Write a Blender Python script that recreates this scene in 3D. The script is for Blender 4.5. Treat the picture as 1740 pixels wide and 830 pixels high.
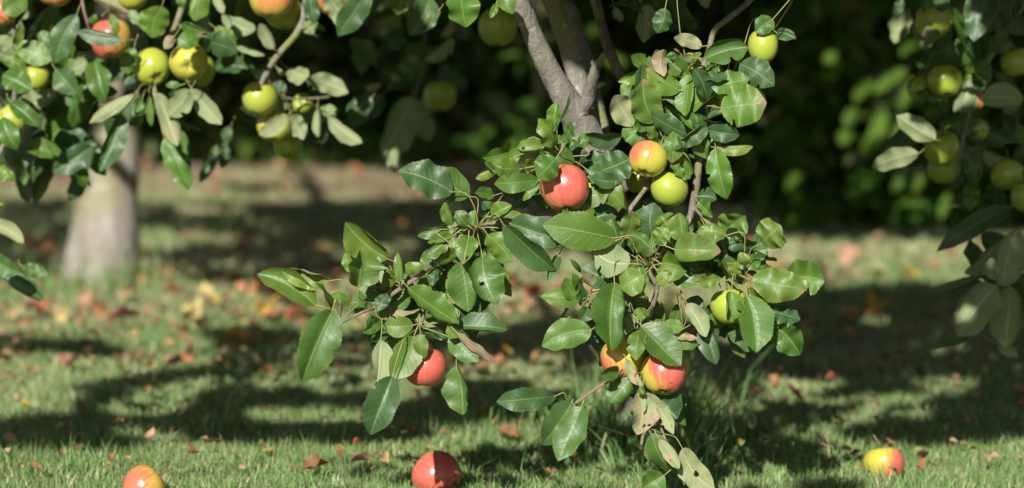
import bpy, math, random
import numpy as np
from mathutils import Vector, Matrix

R = math.radians
rng = np.random.default_rng(11)
random.seed(11)
for o in list(bpy.data.objects):
    bpy.data.objects.remove(o, do_unlink=True)
scene = bpy.context.scene
COL = scene.collection

# ------------------------------------------------------------------ camera, world, sun, exposure
CAM_H, FPX, PITCH = 0.713, 4108.0, math.atan(365.0 / 4108.0)
cam_d = bpy.data.cameras.new('camera')
cam_d.sensor_width = 36.0
cam_d.lens = 85.0
cam_d.clip_start, cam_d.clip_end = 0.05, 400.0
cam_d.dof.use_dof = True
cam_d.dof.focus_distance = 3.45
cam_d.dof.aperture_fstop = 2.8
cam_d.dof.aperture_blades = 0
cam = bpy.data.objects.new('camera', cam_d)
cam.location = (0, 0, CAM_H)
cam.rotation_euler = (R(90) - PITCH, 0, 0)
COL.objects.link(cam)
scene.camera = cam

SUN_EL, SUN_AZ = R(31.0), R(15.0)          # sun behind the camera, AZ to its left
TO_SUN = np.array([-math.sin(SUN_AZ) * math.cos(SUN_EL), -math.cos(SUN_AZ) * math.cos(SUN_EL), math.sin(SUN_EL)])
world = bpy.data.worlds.new('World')
scene.world = world
world.use_nodes = True
wn, wl = world.node_tree.nodes, world.node_tree.links
sky = wn.new('ShaderNodeTexSky')
sky.sky_type = 'NISHITA'
sky.sun_disc = False
sky.sun_elevation = SUN_EL
sky.sun_rotation = math.atan2(TO_SUN[0], TO_SUN[1])
wl.new(sky.outputs[0], wn['Background'].inputs[0])
wn['Background'].inputs[1].default_value = 0.05
sun_d = bpy.data.lights.new('sun', 'SUN')
sun_d.energy = 4.9
sun_d.angle = R(0.5)
sun_d.color = (1.0, 0.965, 0.90)
sun = bpy.data.objects.new('sun', sun_d)
sun.rotation_euler = Vector(TO_SUN).to_track_quat('Z', 'Y').to_euler()
sun.location = (-3, -8, 8)
COL.objects.link(sun)
scene.view_settings.view_transform = 'Standard'
scene.view_settings.look = 'None'
scene.view_settings.exposure = 0.75
scene.view_settings.gamma = 1.0
scene.view_settings.use_curve_mapping = False
scene.render.engine = 'CYCLES'
try:
    scene.cycles.use_denoising = True
    scene.cycles.max_bounces = 6
    scene.cycles.transparent_max_bounces = 4
    scene.cycles.sample_clamp_indirect = 4.0
except Exception:
    pass

# ------------------------------------------------------------------ where things are
CAM = np.array([0, 0, CAM_H])
FWD = np.array([0, math.cos(PITCH), -math.sin(PITCH)])
UPV = np.array([0, math.sin(PITCH), math.cos(PITCH)])
RGT = np.array([1.0, 0, 0])

def P(px, py, d):
    return CAM + d * (FWD + (px - 870.0) / FPX * RGT + (415.0 - py) / FPX * UPV)

def G(px, py, z=0.0):
    v = FWD + (px - 870.0) / FPX * RGT + (415.0 - py) / FPX * UPV
    return CAM + v * ((z - CAM_H) / v[2])

def project(p):
    q = np.asarray(p) - CAM
    d = q @ FWD
    d = np.where(np.abs(d) < 1e-6, 1e-6, d)
    return 870 + FPX * (q @ RGT) / d, 415 - FPX * (q @ UPV) / d, d

def unit(v):
    v = np.asarray(v, float)
    return v / (np.linalg.norm(v) + 1e-12)

def gz(x, y):
    return 0.007 * np.sin(3.1 * x + 0.6) * np.sin(2.3 * y + 1.1) + 0.005 * np.sin(7.3 * x + 2.0 * y) * np.cos(5.9 * y - x) + 0.012 * np.sin(0.7 * y + 0.5 * x) - 0.012 * math.sin(2.7)

# ------------------------------------------------------------------ mesh building
class MB:
    def __init__(self):
        self.v, self.f, self.uv, self.t, self.m = [], [], [], [], []
        self.n = 0
    def add(self, v, f, uv=None, tint=None, mat=0):
        v = np.asarray(v, float)
        k = len(v)
        self.v.append(v)
        for q in f:
            self.f.append(tuple(int(i) + self.n for i in q))
        self.m.extend([mat] * len(f))
        self.uv.append(np.zeros((k, 2)) if uv is None else np.asarray(uv, float))
        t = np.zeros((k, 4)) if tint is None else np.asarray(tint, float)
        if t.ndim == 1:
            t = np.repeat(t[None], k, 0)
        self.t.append(t)
        self.n += k
    def build(self, name, mats, parent=None, origin=None, smooth=True, uvs=True, tints=True):
        v = np.concatenate(self.v) if self.v else np.zeros((0, 3))
        return mesh_obj(name, v, self.f, mats, parent, origin, smooth,
                        np.concatenate(self.uv) if uvs and self.uv else None,
                        np.concatenate(self.t) if tints and self.t else None, self.m)

def mesh_data(name, v, f, mats, smooth=True, uv=None, tint=None, mi=None):
    me = bpy.data.meshes.new(name)
    if isinstance(f, np.ndarray):
        n, k = f.shape
        me.vertices.add(len(v)); me.vertices.foreach_set('co', v.astype(np.float32).ravel())
        me.loops.add(n * k); me.loops.foreach_set('vertex_index', f.astype(np.int32).ravel())
        me.polygons.add(n)
        me.polygons.foreach_set('loop_start', np.arange(0, n * k, k, dtype=np.int32))
        me.update(calc_edges=True)
        me.validate()
    else:
        me.from_pydata(v.tolist(), [], f)
    for m in (mats if isinstance(mats, (list, tuple)) else [mats]):
        me.materials.append(m)
    if mi is not None and len(mi) == len(me.polygons):
        me.polygons.foreach_set('material_index', np.asarray(mi, np.int32))
    me.polygons.foreach_set('use_smooth', np.full(len(me.polygons), smooth))
    li = np.empty(len(me.loops), np.int32)
    me.loops.foreach_get('vertex_index', li)
    if uv is not None:
        lay = me.uv_layers.new(name='UVMap')
        lay.data.foreach_set('uv', uv[li].astype(np.float32).ravel())
    if tint is not None:
        a = me.attributes.new('tint', 'FLOAT_COLOR', 'POINT')
        a.data.foreach_set('color', tint.astype(np.float32).ravel())
    me.update()
    return me

def link(name, data, parent=None, loc=None):
    o = bpy.data.objects.new(name, data)
    COL.objects.link(o)
    if loc is not None:
        o.location = loc
    if parent is not None:
        o.parent = parent
        pl = WORLD_LOC.get(parent.name, Vector((0, 0, 0)))
        o.location = (o.location - pl)
        WORLD_LOC[o.name] = pl + o.location
    else:
        WORLD_LOC[o.name] = o.location.copy()
    return o

WORLD_LOC = {}

def mesh_obj(name, v, f, mats, parent=None, origin=None, smooth=True, uv=None, tint=None, mi=None):
    org = np.zeros(3) if origin is None else np.asarray(origin, float)
    me = mesh_data(name, v - org, f, mats, smooth, uv, tint, mi)
    return link(name, me, parent, Vector(org))

def tag(o, label=None, cat=None, group=None, kind=None):
    for k, val in (('label', label), ('category', cat), ('group', group), ('kind', kind)):
        if val:
            o[k] = val
    return o

def empty(name, loc):
    o = link(name, None, None, Vector(loc))
    o.empty_display_size = 0.05
    return o

def catmull(pts, n):
    pts = np.asarray(pts, float)
    if len(pts) < 3:
        t = np.linspace(0, 1, n)[:, None]
        return pts[0] * (1 - t) + pts[-1] * t
    p = np.vstack([2 * pts[0] - pts[1], pts, 2 * pts[-1] - pts[-2]])
    out = []
    segs = len(pts) - 1
    for s in np.linspace(0, segs - 1e-6, n):
        i = int(s); t = s - i
        a, b, c, d = p[i], p[i + 1], p[i + 2], p[i + 3]
        out.append(0.5 * (2 * b + (c - a) * t + (2 * a - 5 * b + 4 * c - d) * t * t + (3 * b - a - 3 * c + d) * t ** 3))
    return np.array(out)

def tube(mb, pts, radii, sides=8, per=5, rough=0.0, mat=0, tint=None, knots=0):
    pts = np.asarray(pts, float)
    n = max(3, (len(pts) - 1) * per + 1)
    c = catmull(pts, n)
    r = np.interp(np.linspace(0, 1, n), np.linspace(0, 1, len(radii)), radii)
    ring = []
    tang = np.gradient(c, axis=0)
    a = unit(np.cross(unit(tang[0]), [0.3, 0.2, 0.93]))
    ph = rng.uniform(0, 6.28)
    for i in range(n):
        tt = unit(tang[i])
        a = unit(a - tt * (a @ tt))
        b = np.cross(tt, a)
        ang = np.linspace(0, 2 * np.pi, sides, endpoint=False)
        rr = r[i] * (1 + rough * (np.sin(2 * ang + ph + i * 0.35) * 0.5 + rng.normal(0, 0.55, sides)))
        ring.append(c[i] + rr[:, None] * (np.cos(ang)[:, None] * a + np.sin(ang)[:, None] * b))
    v = np.concatenate(ring + [c[:1] - unit(tang[0]) * r[0] * 0.4, c[-1:] + unit(tang[-1]) * r[-1] * 0.5])
    f = []
    for i in range(n - 1):
        for k in range(sides):
            k2 = (k + 1) % sides
            f.append((i * sides + k, i * sides + k2, (i + 1) * sides + k2, (i + 1) * sides + k))
    e0, e1 = n * sides, n * sides + 1
    for k in range(sides):
        k2 = (k + 1) % sides
        f.append((e0, k2, k)); f.append((e1, (n - 1) * sides + k, (n - 1) * sides + k2))
    mb.add(v, f, None, tint, mat)

# ------------------------------------------------------------------ materials
def new_mat(name):
    m = bpy.data.materials.new(name)
    m.use_nodes = True
    nt = m.node_tree
    nt.nodes.clear()
    return m, nt

class NT:
    def __init__(self, nt):
        self.nt = nt
    def n(self, typ, **kw):
        nd = self.nt.nodes.new(typ)
        for k, v in kw.items():
            setattr(nd, k, v)
        return nd
    def l(self, a, b):
        self.nt.links.new(a, b)
    def setin(self, sock, v):
        if hasattr(v, 'is_linked') or isinstance(v, bpy.types.NodeSocket):
            self.l(v, sock)
        else:
            sock.default_value = v
    def math(self, op, a, b=0.0, c=None, clamp=False):
        nd = self.n('ShaderNodeMath', operation=op, use_clamp=clamp)
        self.setin(nd.inputs[0], a); self.setin(nd.inputs[1], b)
        if c is not None:
            self.setin(nd.inputs[2], c)
        return nd.outputs[0]
    def mix(self, f, a, b):
        nd = self.n('ShaderNodeMix', data_type='RGBA')
        self.setin(nd.inputs[0], f)
        for s, v in ((nd.inputs[6], a), (nd.inputs[7], b)):
            if isinstance(v, tuple) and len(v) == 3:
                v = (*v, 1)
            self.setin(s, v)
        return nd.outputs[2]
    def noise(self, vec, scale, detail=2.0, rough=0.5, out=0):
        nd = self.n('ShaderNodeTexNoise')
        if vec is not None:
            self.l(vec, nd.inputs['Vector'])
        nd.inputs['Scale'].default_value = scale
        nd.inputs['Detail'].default_value = detail
        nd.inputs['Roughness'].default_value = rough
        return nd.outputs[out]
    def ss(self, v, a, b):
        nd = self.n('ShaderNodeMapRange', interpolation_type='SMOOTHSTEP')
        self.setin(nd.inputs[0], v)
        self.setin(nd.inputs[1], a); self.setin(nd.inputs[2], b)
        return nd.outputs[0]
    def bump(self, h, strength, dist):
        nd = self.n('ShaderNodeBump')
        nd.inputs['Strength'].default_value = strength
        nd.inputs['Distance'].default_value = dist
        self.l(h, nd.inputs['Height'])
        return nd.outputs[0]
    def princ(self, col, rough, bump=None, spec=0.5):
        nd = self.n('ShaderNodeBsdfPrincipled')
        self.setin(nd.inputs['Base Color'], col if not isinstance(col, tuple) else (*col, 1))
        self.setin(nd.inputs['Roughness'], rough)
        nd.inputs['Specular IOR Level'].default_value = spec
        if bump is not None:
            self.l(bump, nd.inputs['Normal'])
        return nd
    def out(self, sh):
        o = self.n('ShaderNodeOutputMaterial')
        self.l(sh, o.inputs[0])

def leaf_material(name, detail=True):
    m, nt = new_mat(name)
    N = NT(nt)
    at = N.n('ShaderNodeAttribute', attribute_name='tint')
    sp = N.n('ShaderNodeSeparateColor'); N.l(at.outputs[0], sp.inputs[0])
    yel, spot, blu, rnd = sp.outputs[0], sp.outputs[1], sp.outputs[2], at.outputs[3]
    pos = N.n('ShaderNodeNewGeometry')
    back = pos.outputs['Backfacing']
    P3 = pos.outputs['Position']
    up = N.mix(rnd, (0.031, 0.096, 0.011), (0.066, 0.165, 0.016))
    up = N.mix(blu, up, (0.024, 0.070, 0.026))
    patch = N.ss(N.noise(P3, 26, 3), 0.3, 0.75)
    up = N.mix(N.math('MULTIPLY', yel, N.math('MULTIPLY_ADD', patch, 0.75, 0.25)), up, (0.175, 0.215, 0.022))
    un = N.mix(rnd, (0.205, 0.265, 0.130), (0.170, 0.235, 0.098))
    un = N.mix(N.math('MULTIPLY', yel, 0.6), un, (0.37, 0.36, 0.16))
    un = N.mix(N.math('MULTIPLY', spot, N.ss(N.noise(P3, 35, 3), 0.35, 0.62)), un, (0.36, 0.235, 0.16))
    rough = N.math('MULTIPLY_ADD', back, 0.26, 0.41)
    bmp = None
    if not detail:
        rough = 0.62
    if detail:
        uv = N.n('ShaderNodeUVMap', uv_map='UVMap')
        sx = N.n('ShaderNodeSeparateXYZ'); N.l(uv.outputs[0], sx.inputs[0])
        t = sx.outputs[0]
        av = N.math('ABSOLUTE', N.math('MULTIPLY_ADD', sx.outputs[1], 2.0, -1.0))
        ph = N.math('FRACT', N.math('ADD', N.math('SUBTRACT', N.math('MULTIPLY', t, 8.5), N.math('MULTIPLY', av, 1.7)), 8.0))
        tri = N.math('ABSOLUTE', N.math('SUBTRACT', ph, 0.5))
        vein = N.math('MULTIPLY', N.ss(tri, 0.085, 0.02), N.ss(av, 1.0, 0.55))
        mid = N.ss(av, 0.055, 0.02)
        up = N.mix(N.math('MULTIPLY', vein, 0.24), up, (0.13, 0.215, 0.06))
        up = N.mix(N.math('MULTIPLY', mid, 0.62), up, (0.21, 0.29, 0.085))
        un = N.mix(N.math('MULTIPLY', vein, 0.4), un, (0.33, 0.37, 0.23))
        un = N.mix(N.math('MULTIPLY', mid, 0.9), un, (0.42, 0.44, 0.27))
        # ragged yellow and brown rims, brown flecks
        rim = N.math('MULTIPLY', N.ss(av, 0.72, 1.02), N.ss(N.noise(P3, 60, 2), 0.42, 0.66))
        up = N.mix(N.math('MULTIPLY', rim, N.math('MULTIPLY_ADD', yel, 0.6, 0.28)), up, (0.24, 0.22, 0.05))
        fl = N.ss(N.noise(P3, 150, 2, 0.6), N.math('MULTIPLY_ADD', spot, -0.17, 0.775), N.math('MULTIPLY_ADD', spot, -0.14, 0.80))
        up = N.mix(N.math('MULTIPLY', fl, 0.85), up, (0.20, 0.10, 0.03))
        un = N.mix(N.math('MULTIPLY', fl, 0.5), un, (0.20, 0.12, 0.05))
        tipb = N.math('MULTIPLY', N.ss(t, 0.80, 1.0), N.ss(N.math('MULTIPLY', spot, N.noise(P3, 40, 2)), 0.30, 0.42))
        up = N.mix(tipb, up, (0.25, 0.13, 0.07))
        hgt = N.math('ADD', N.math('MULTIPLY', vein, -0.6), N.math('MULTIPLY', N.noise(P3, 190, 3), 0.55))
        bmp = N.bump(hgt, 0.38, 0.0015)
        rough = N.math('ADD', rough, N.math('MULTIPLY', N.noise(P3, 30, 2), 0.12))
    col = N.mix(back, up, un)
    col = N.mix(0.28 if detail else 0.08, col, N.mix(N.noise(P3, 55, 4, 0.65), N.mix(0.5, col, (0.01, 0.03, 0.005)), N.mix(0.3, col, (0.3, 0.36, 0.12))))
    pr = N.princ(col, rough, bmp, 0.44 if detail else 0.15)
    tr = N.n('ShaderNodeBsdfTranslucent')
    N.l(N.mix(0.5, up, (0.22, 0.40, 0.02)), tr.inputs[0])
    ms = N.n('ShaderNodeMixShader'); ms.inputs[0].default_value = 0.18 if detail else 0.35
    N.l(pr.outputs[0], ms.inputs[1]); N.l(tr.outputs[0], ms.inputs[2])
    N.out(ms.outputs[0])
    return m

def simple_mat(name, col, rough=0.6, var=None, scale=40, bump=0.0, spec=0.4):
    m, nt = new_mat(name)
    N = NT(nt)
    g = N.n('ShaderNodeNewGeometry')
    c = (*col, 1)
    nz = N.noise(g.outputs['Position'], scale, 4, 0.6)
    c = N.mix(N.ss(nz, 0.3, 0.7), col, var or tuple(x * 0.6 for x in col))
    b = N.bump(nz, bump, 0.003) if bump else None
    N.out(N.princ(c, rough, b, spec).outputs[0])
    return m

def bark_material(name, a, b, lichen, amount, scale=1.0):
    m, nt = new_mat(name)
    N = NT(nt)
    g = N.n('ShaderNodeNewGeometry').outputs['Position']
    st = N.n('ShaderNodeMapping'); N.l(g, st.inputs[0]); st.inputs['Scale'].default_value = (1, 1, 0.35)
    n1 = N.noise(st.outputs[0], 38 * scale, 5, 0.62)
    n2 = N.noise(g, 9 * scale, 3)
    n3 = N.noise(g, 170 * scale, 3, 0.7)
    c = N.mix(N.ss(n1, 0.32, 0.68), a, b)
    c = N.mix(N.math('MULTIPLY', N.ss(n2, 0.45, 0.66), amount), c, lichen)
    c = N.mix(N.math('MULTIPLY', N.ss(n3, 0.56, 0.7), 0.5), c, (0.055, 0.045, 0.038))
    c = N.mix(N.math('MULTIPLY', N.ss(N.noise(g, 70 * scale, 2), 0.62, 0.72), 0.45), c, (0.42, 0.42, 0.37))
    h = N.math('ADD', n1, N.math('MULTIPLY', n3, 0.45))
    N.out(N.princ(c, 0.88, N.bump(h, 0.75, 0.009 / scale), 0.2).outputs[0])
    return m

def apple_material():
    m, nt = new_mat('apple_skin')
    N = NT(nt)
    at = N.n('ShaderNodeAttribute', attribute_name='tint')
    sp = N.n('ShaderNodeSeparateColor'); N.l(at.outputs[0], sp.inputs[0])
    blush, yel, deep = sp.outputs[0], sp.outputs[1], sp.outputs[2]
    oi = N.n('ShaderNodeObjectInfo').outputs['Random']
    tc = N.n('ShaderNodeTexCoord').outputs['Object']
    add = N.n('ShaderNodeVectorMath', operation='ADD'); N.l(tc, add.inputs[0])
    cx = N.n('ShaderNodeCombineXYZ')
    for k in range(3):
        N.l(N.math('MULTIPLY', oi, 9.0 + 4 * k), cx.inputs[k])
    N.l(cx.outputs[0], add.inputs[1])
    obj = add.outputs[0]
    sx = N.n('ShaderNodeSeparateXYZ'); N.l(tc, sx.inputs[0])
    ln = N.math('ADD', N.math('SQRT', N.math('ADD', N.math('MULTIPLY', sx.outputs[0], sx.outputs[0]), N.math('MULTIPLY', sx.outputs[1], sx.outputs[1]))), 0.0015)
    cb = N.n('ShaderNodeCombineXYZ')
    N.l(N.math('MULTIPLY', N.math('DIVIDE', sx.outputs[0], ln), 7.0), cb.inputs[0])
    N.l(N.math('MULTIPLY', N.math('DIVIDE', sx.outputs[1], ln), 7.0), cb.inputs[1])
    N.l(N.math('MULTIPLY', sx.outputs[2], 26.0), cb.inputs[2])
    lo = N.n('ShaderNodeVectorMath', operation='ADD'); N.l(cb.outputs[0], lo.inputs[0]); N.l(cx.outputs[0], lo.inputs[1])
    streak = N.noise(lo.outputs[0], 1.0, 3, 0.6)
    n1 = N.noise(obj, 38, 4, 0.55)
    n2 = N.noise(obj, 18, 2)
    ground = N.mix(yel, (0.205, 0.335, 0.036), (0.460, 0.395, 0.052))
    ground = N.mix(N.math('MULTIPLY', N.ss(n2, 0.35, 0.7), 0.35), ground, (0.36, 0.33, 0.065))
    s = N.math('ADD', blush, N.math('ADD', N.math('MULTIPLY_ADD', streak, 1.05, -0.52), N.math('MULTIPLY_ADD', n1, 0.95, -0.47)))
    red = N.mix(N.math('MULTIPLY_ADD', streak, 0.9, -0.1, True), (0.54, 0.125, 0.090), (0.40, 0.050, 0.048))
    red = N.mix(deep, N.mix(0.5, red, (0.60, 0.24, 0.07)), red)
    c = N.mix(N.ss(s, 0.15, 0.95), ground, red)
    vo = N.n('ShaderNodeTexVoronoi'); N.l(obj, vo.inputs['Vector']); vo.inputs['Scale'].default_value = 210
    c = N.mix(N.math('MULTIPLY', N.ss(vo.outputs['Distance'], 0.17, 0.09), 0.42), c, (0.56, 0.45, 0.22))
    blem = N.ss(N.noise(obj, 62, 2), 0.735, 0.76)
    c = N.mix(N.math('MULTIPLY', blem, 0.8), c, (0.11, 0.06, 0.02))
    rus = at.outputs[3]
    c = N.mix(N.math('MULTIPLY', rus, N.ss(n1, 0.3, 0.6)), c, (0.24, 0.21, 0.06))
    rough = N.math('MULTIPLY_ADD', n1, 0.12, 0.22)
    pr = N.princ(c, rough, N.bump(N.noise(obj, 120, 3), 0.12, 0.001), 0.45)
    pr.inputs['Subsurface Weight'].default_value = 0.06
    pr.inputs['Subsurface Radius'].default_value = (0.006, 0.003, 0.001)
    pr.inputs['Subsurface Scale'].default_value = 1.0
    N.out(pr.outputs[0])
    return m

def dry_material():
    m, nt = new_mat('dry_leaf')
    N = NT(nt)
    at = N.n('ShaderNodeAttribute', attribute_name='tint')
    tc = N.n('ShaderNodeTexCoord').outputs['Object']
    oi = N.n('ShaderNodeObjectInfo').outputs['Random']
    c = N.mix(N.ss(N.noise(tc, 60, 3), 0.35, 0.7), at.outputs[0], N.mix(0.55, at.outputs[0], (0.13, 0.06, 0.02)))
    c = N.mix(N.math('MULTIPLY', oi, 0.45), c, (0.30, 0.15, 0.06))
    uv = N.n('ShaderNodeUVMap', uv_map='UVMap')
    sx = N.n('ShaderNodeSeparateXYZ'); N.l(uv.outputs[0], sx.inputs[0])
    av = N.math('ABSOLUTE', N.math('MULTIPLY_ADD', sx.outputs[1], 2.0, -1.0))
    c = N.mix(N.math('MULTIPLY', N.ss(av, 0.09, 0.03), 0.6), c, (0.40, 0.26, 0.12))
    pr = N.princ(c, 0.6, N.bump(N.noise(tc, 130, 3), 0.4, 0.002), 0.3)
    tr = N.n('ShaderNodeBsdfTranslucent'); N.l(c, tr.inputs[0])
    ms = N.n('ShaderNodeMixShader'); ms.inputs[0].default_value = 0.15
    N.l(pr.outputs[0], ms.inputs[1]); N.l(tr.outputs[0], ms.inputs[2])
    N.out(ms.outputs[0])
    return m

def grass_material():
    m, nt = new_mat('grass_blade')
    N = NT(nt)
    at = N.n('ShaderNodeAttribute', attribute_name='tint')
    sp = N.n('ShaderNodeSeparateColor'); N.l(at.outputs[0], sp.inputs[0])
    dry, rnd, hgt = sp.outputs[0], sp.outputs[1], sp.outputs[2]
    c = N.mix(rnd, (0.078, 0.185, 0.034), (0.160, 0.300, 0.082))
    c = N.mix(dry, c, N.mix(rnd, (0.45, 0.41, 0.22), (0.57, 0.53, 0.33)))
    pr = N.princ(c, 0.5, None, 0.35)
    tr = N.n('ShaderNodeBsdfTranslucent'); N.l(N.mix(0.3, c, (0.20, 0.32, 0.06)), tr.inputs[0])
    ms = N.n('ShaderNodeMixShader'); ms.inputs[0].default_value = 0.2
    N.l(pr.outputs[0], ms.inputs[1]); N.l(tr.outputs[0], ms.inputs[2])
    N.out(ms.outputs[0])
    return m

def ground_material():
    m, nt = new_mat('lawn_soil')
    N = NT(nt)
    g = N.n('ShaderNodeNewGeometry').outputs['Position']
    n1 = N.noise(g, 1.3, 4, 0.6)
    n2 = N.noise(g, 22, 4, 0.6)
    n3 = N.noise(g, 130, 3, 0.7)
    c = N.mix(N.ss(n2, 0.35, 0.65), (0.105, 0.145, 0.052), (0.27, 0.225, 0.14))
    c = N.mix(N.math('MULTIPLY', N.ss(n1, 0.40, 0.62), 0.55), c, (0.31, 0.265, 0.175))
    c = N.mix(N.math('MULTIPLY', N.ss(n3, 0.5, 0.62), 0.5), c, (0.045, 0.045, 0.022))
    sy = N.n('ShaderNodeSeparateXYZ'); N.l(g, sy.inputs[0])
    far = N.math('MULTIPLY', N.ss(N.math('ADD', sy.outputs[1], N.math('MULTIPLY', N.noise(g, 0.8, 3), 7.0)), 10.6, 14.0), 0.85)
    c = N.mix(far, c, N.mix(N.ss(n2, 0.3, 0.7), (0.37, 0.255, 0.165), (0.21, 0.145, 0.095)))
    N.out(N.princ(c, 0.95, N.bump(N.math('ADD', n2, n3), 0.8, 0.02), 0.1).outputs[0])
    return m

M_LEAF = leaf_material('apple_leaf')
M_LEAF_FAR = leaf_material('hedge_leaf', False)
M_PET = simple_mat('petiole', (0.20, 0.25, 0.07), 0.5, (0.24, 0.17, 0.08), 60)
M_BARK = bark_material('apple_bark', (0.235, 0.222, 0.185), (0.135, 0.125, 0.10), (0.185, 0.195, 0.058), 0.95)
M_BARK_PALE = bark_material('pale_bark', (0.32, 0.295, 0.255), (0.20, 0.175, 0.14), (0.20, 0.19, 0.09), 0.65, 0.45)
M_TWIG = bark_material('twig_bark', (0.20, 0.17, 0.135), (0.10, 0.08, 0.065), (0.20, 0.195, 0.09), 0.5, 2.0)
M_TWIG_RED = bark_material('young_twig_bark', (0.23, 0.135, 0.12), (0.145, 0.075, 0.07), (0.24, 0.17, 0.12), 0.5, 2.0)
M_APPLE = apple_material()
M_STEM = simple_mat('apple_stem', (0.16, 0.10, 0.045), 0.7, (0.08, 0.05, 0.03), 200)
M_CALYX = simple_mat('apple_calyx', (0.20, 0.19, 0.11), 0.85, (0.08, 0.06, 0.035), 300)
M_DRY = dry_material()
M_GRASS = grass_material()
M_GROUND = ground_material()
M_CORE = simple_mat('hedge_dark_core', (0.018, 0.022, 0.010), 0.95, (0.010, 0.010, 0.006), 9, 0.8, 0.05)  # near-black standing in for the shade inside the hedges

# ------------------------------------------------------------------ leaves
def leaf_shape(L, W, nu, nv, fold=14, curl=0.10, cup=0.0, wave=0.05, bites=0, holes=0, tipskew=0.0, ov=0.8, teeth=True, rs=None):
    """Leaf in its own frame: x along, y across, z up out of the upper face. Returns verts, faces, uv."""
    rs = rs or rng
    t = np.linspace(0, 1, nu)
    w = np.maximum(0, 1 - np.abs(2 * t ** ov - 1) ** 2.15) ** 0.64
    e = np.clip((t - 0.80) / 0.20, 0, 1)
    w = w * (1 - 0.38 * e * e * (3 - 2 * e)) * (1 - 0.22 * np.exp(-t / 0.08))
    w = np.maximum(w, 0.015)
    w[0] = 0.02; w[-1] = 0.0
    wl, wr = w.copy(), w.copy()
    for side in (wl, wr):
        side *= 1 + 0.05 * np.sin(2 * np.pi * (t * rs.uniform(1.5, 3.2) + rs.uniform())) 
        if teeth:
            k = np.arange(nu)
            side *= 1 + np.where(k % 2 == 0, 0.03, -0.03) * (w > 0.2)
    for _ in range(bites):
        side = (wl, wr)[rs.integers(2)]
        t0, s0, dd = rs.uniform(0.25, 0.97), rs.uniform(0.018, 0.05), rs.uniform(0.12, 0.5)
        side *= 1 - dd * np.exp(-(((t - t0) / s0) ** 4))
    vv = np.linspace(-1, 1, nv)
    T, V = np.meshgrid(t, vv, indexing='ij')
    half = np.where(V < 0, wl[:, None], wr[:, None])
    Y = V * half * W * 0.5
    X = T * L + np.zeros_like(V)
    X = X - 0.05 * L * (np.abs(V) ** 2) * (1 - T) * 0.4
    f1, f2 = math.radians(fold + rs.normal(0, 4)), math.radians(fold + rs.normal(0, 4))
    ay = np.abs(Y)
    Z = ay * np.where(V < 0, math.tan(f1), math.tan(f2))
    Z += cup * W * (np.abs(V) * half) ** 2
    p1, p2, k1 = rs.uniform(0, 6.28), rs.uniform(0, 6.28), rs.uniform(1.4, 3.0)
    Z += wave * W * (np.abs(V) * half) ** 1.5 * np.where(V < 0, np.sin(6.28 * k1 * T + p1), np.sin(6.28 * k1 * T + p2))
    # quilting between the side veins
    Z += 0.007 * W * np.sin(2 * np.pi * (T * 8.5 - np.abs(V) * 1.7)) * np.minimum(1, np.abs(V) * 3) * half
    Z += curl * L * 4 * T * (1 - T) * 0.5
    tw = rs.normal(0, 0.32)
    ca, sa = np.cos(tw * (T - 0.4)), np.sin(tw * (T - 0.4))
    bend = curl * L * 2 * T * (1 - T)
    Y, Z = Y * ca - (Z - bend) * sa, Y * sa + (Z - bend) * ca + bend
    tipskew = rs.normal(0, 0.30)
    tc = rs.normal(0.02, 0.16)
    Y = Y + tipskew * W * (T ** 2 - T)
    Z = Z - tc * L * np.maximum(0, T - 0.55) ** 1.8
    rl = rs.random() < 0.3
    if rl:                                   # one margin rolled over
        s_ = 1 if rs.random() < .5 else -1
        e_ = np.clip((V * s_ - 0.35) / 0.65, 0, 1) * half
        Y = Y - s_ * 0.26 * W * e_ ** 2 * rs.uniform(.5, 1)
        Z = Z + rs.choice([-1, 1]) * 0.22 * W * e_ ** 1.5
    v = np.stack([X, Y, Z], -1).reshape(-1, 3)
    uv = np.stack([T, (V + 1) / 2], -1).reshape(-1, 2)
    hs = [(rs.uniform(0.25, 0.85), rs.uniform(-0.75, 0.75), rs.uniform(0.03, 0.085)) for _ in range(holes)]
    f = []
    for i in range(nu - 1):
        for j in range(nv - 1):
            tc, vc = (t[i] + t[i + 1]) / 2, (vv[j] + vv[j + 1]) / 2
            if any(((tc - a) ** 2 + ((vc - b) * 0.32) ** 2) < c * c * 0.6 for a, b, c in hs):
                continue
            q = (i * nv + j, (i + 1) * nv + j, (i + 1) * nv + j + 1, i * nv + j + 1)
            f.append(q)
    return v, f, uv

def place(v, B, T, side, roll, tomid):
    u = unit(T - B)
    n = unit(tomid - u * (tomid @ u))
    a = math.radians(roll)
    n = n * math.cos(a) + np.cross(u, n) * math.sin(a)
    if side == 'd':
        n = -n
    w = np.cross(n, u)
    return B + v[:, :1] * u + v[:, 1:2] * w + v[:, 2:3] * n, n

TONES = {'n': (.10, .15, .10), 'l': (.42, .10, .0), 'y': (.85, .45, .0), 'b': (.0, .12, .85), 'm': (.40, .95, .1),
         'e': (.22, .70, .1), 'p': (.25, 1.0, .0), 'k': (.0, .1, 1.0), 'w': (.5, .2, .0)}  # k tone: darker green, shade painted into leaves that lie in shadow

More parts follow.
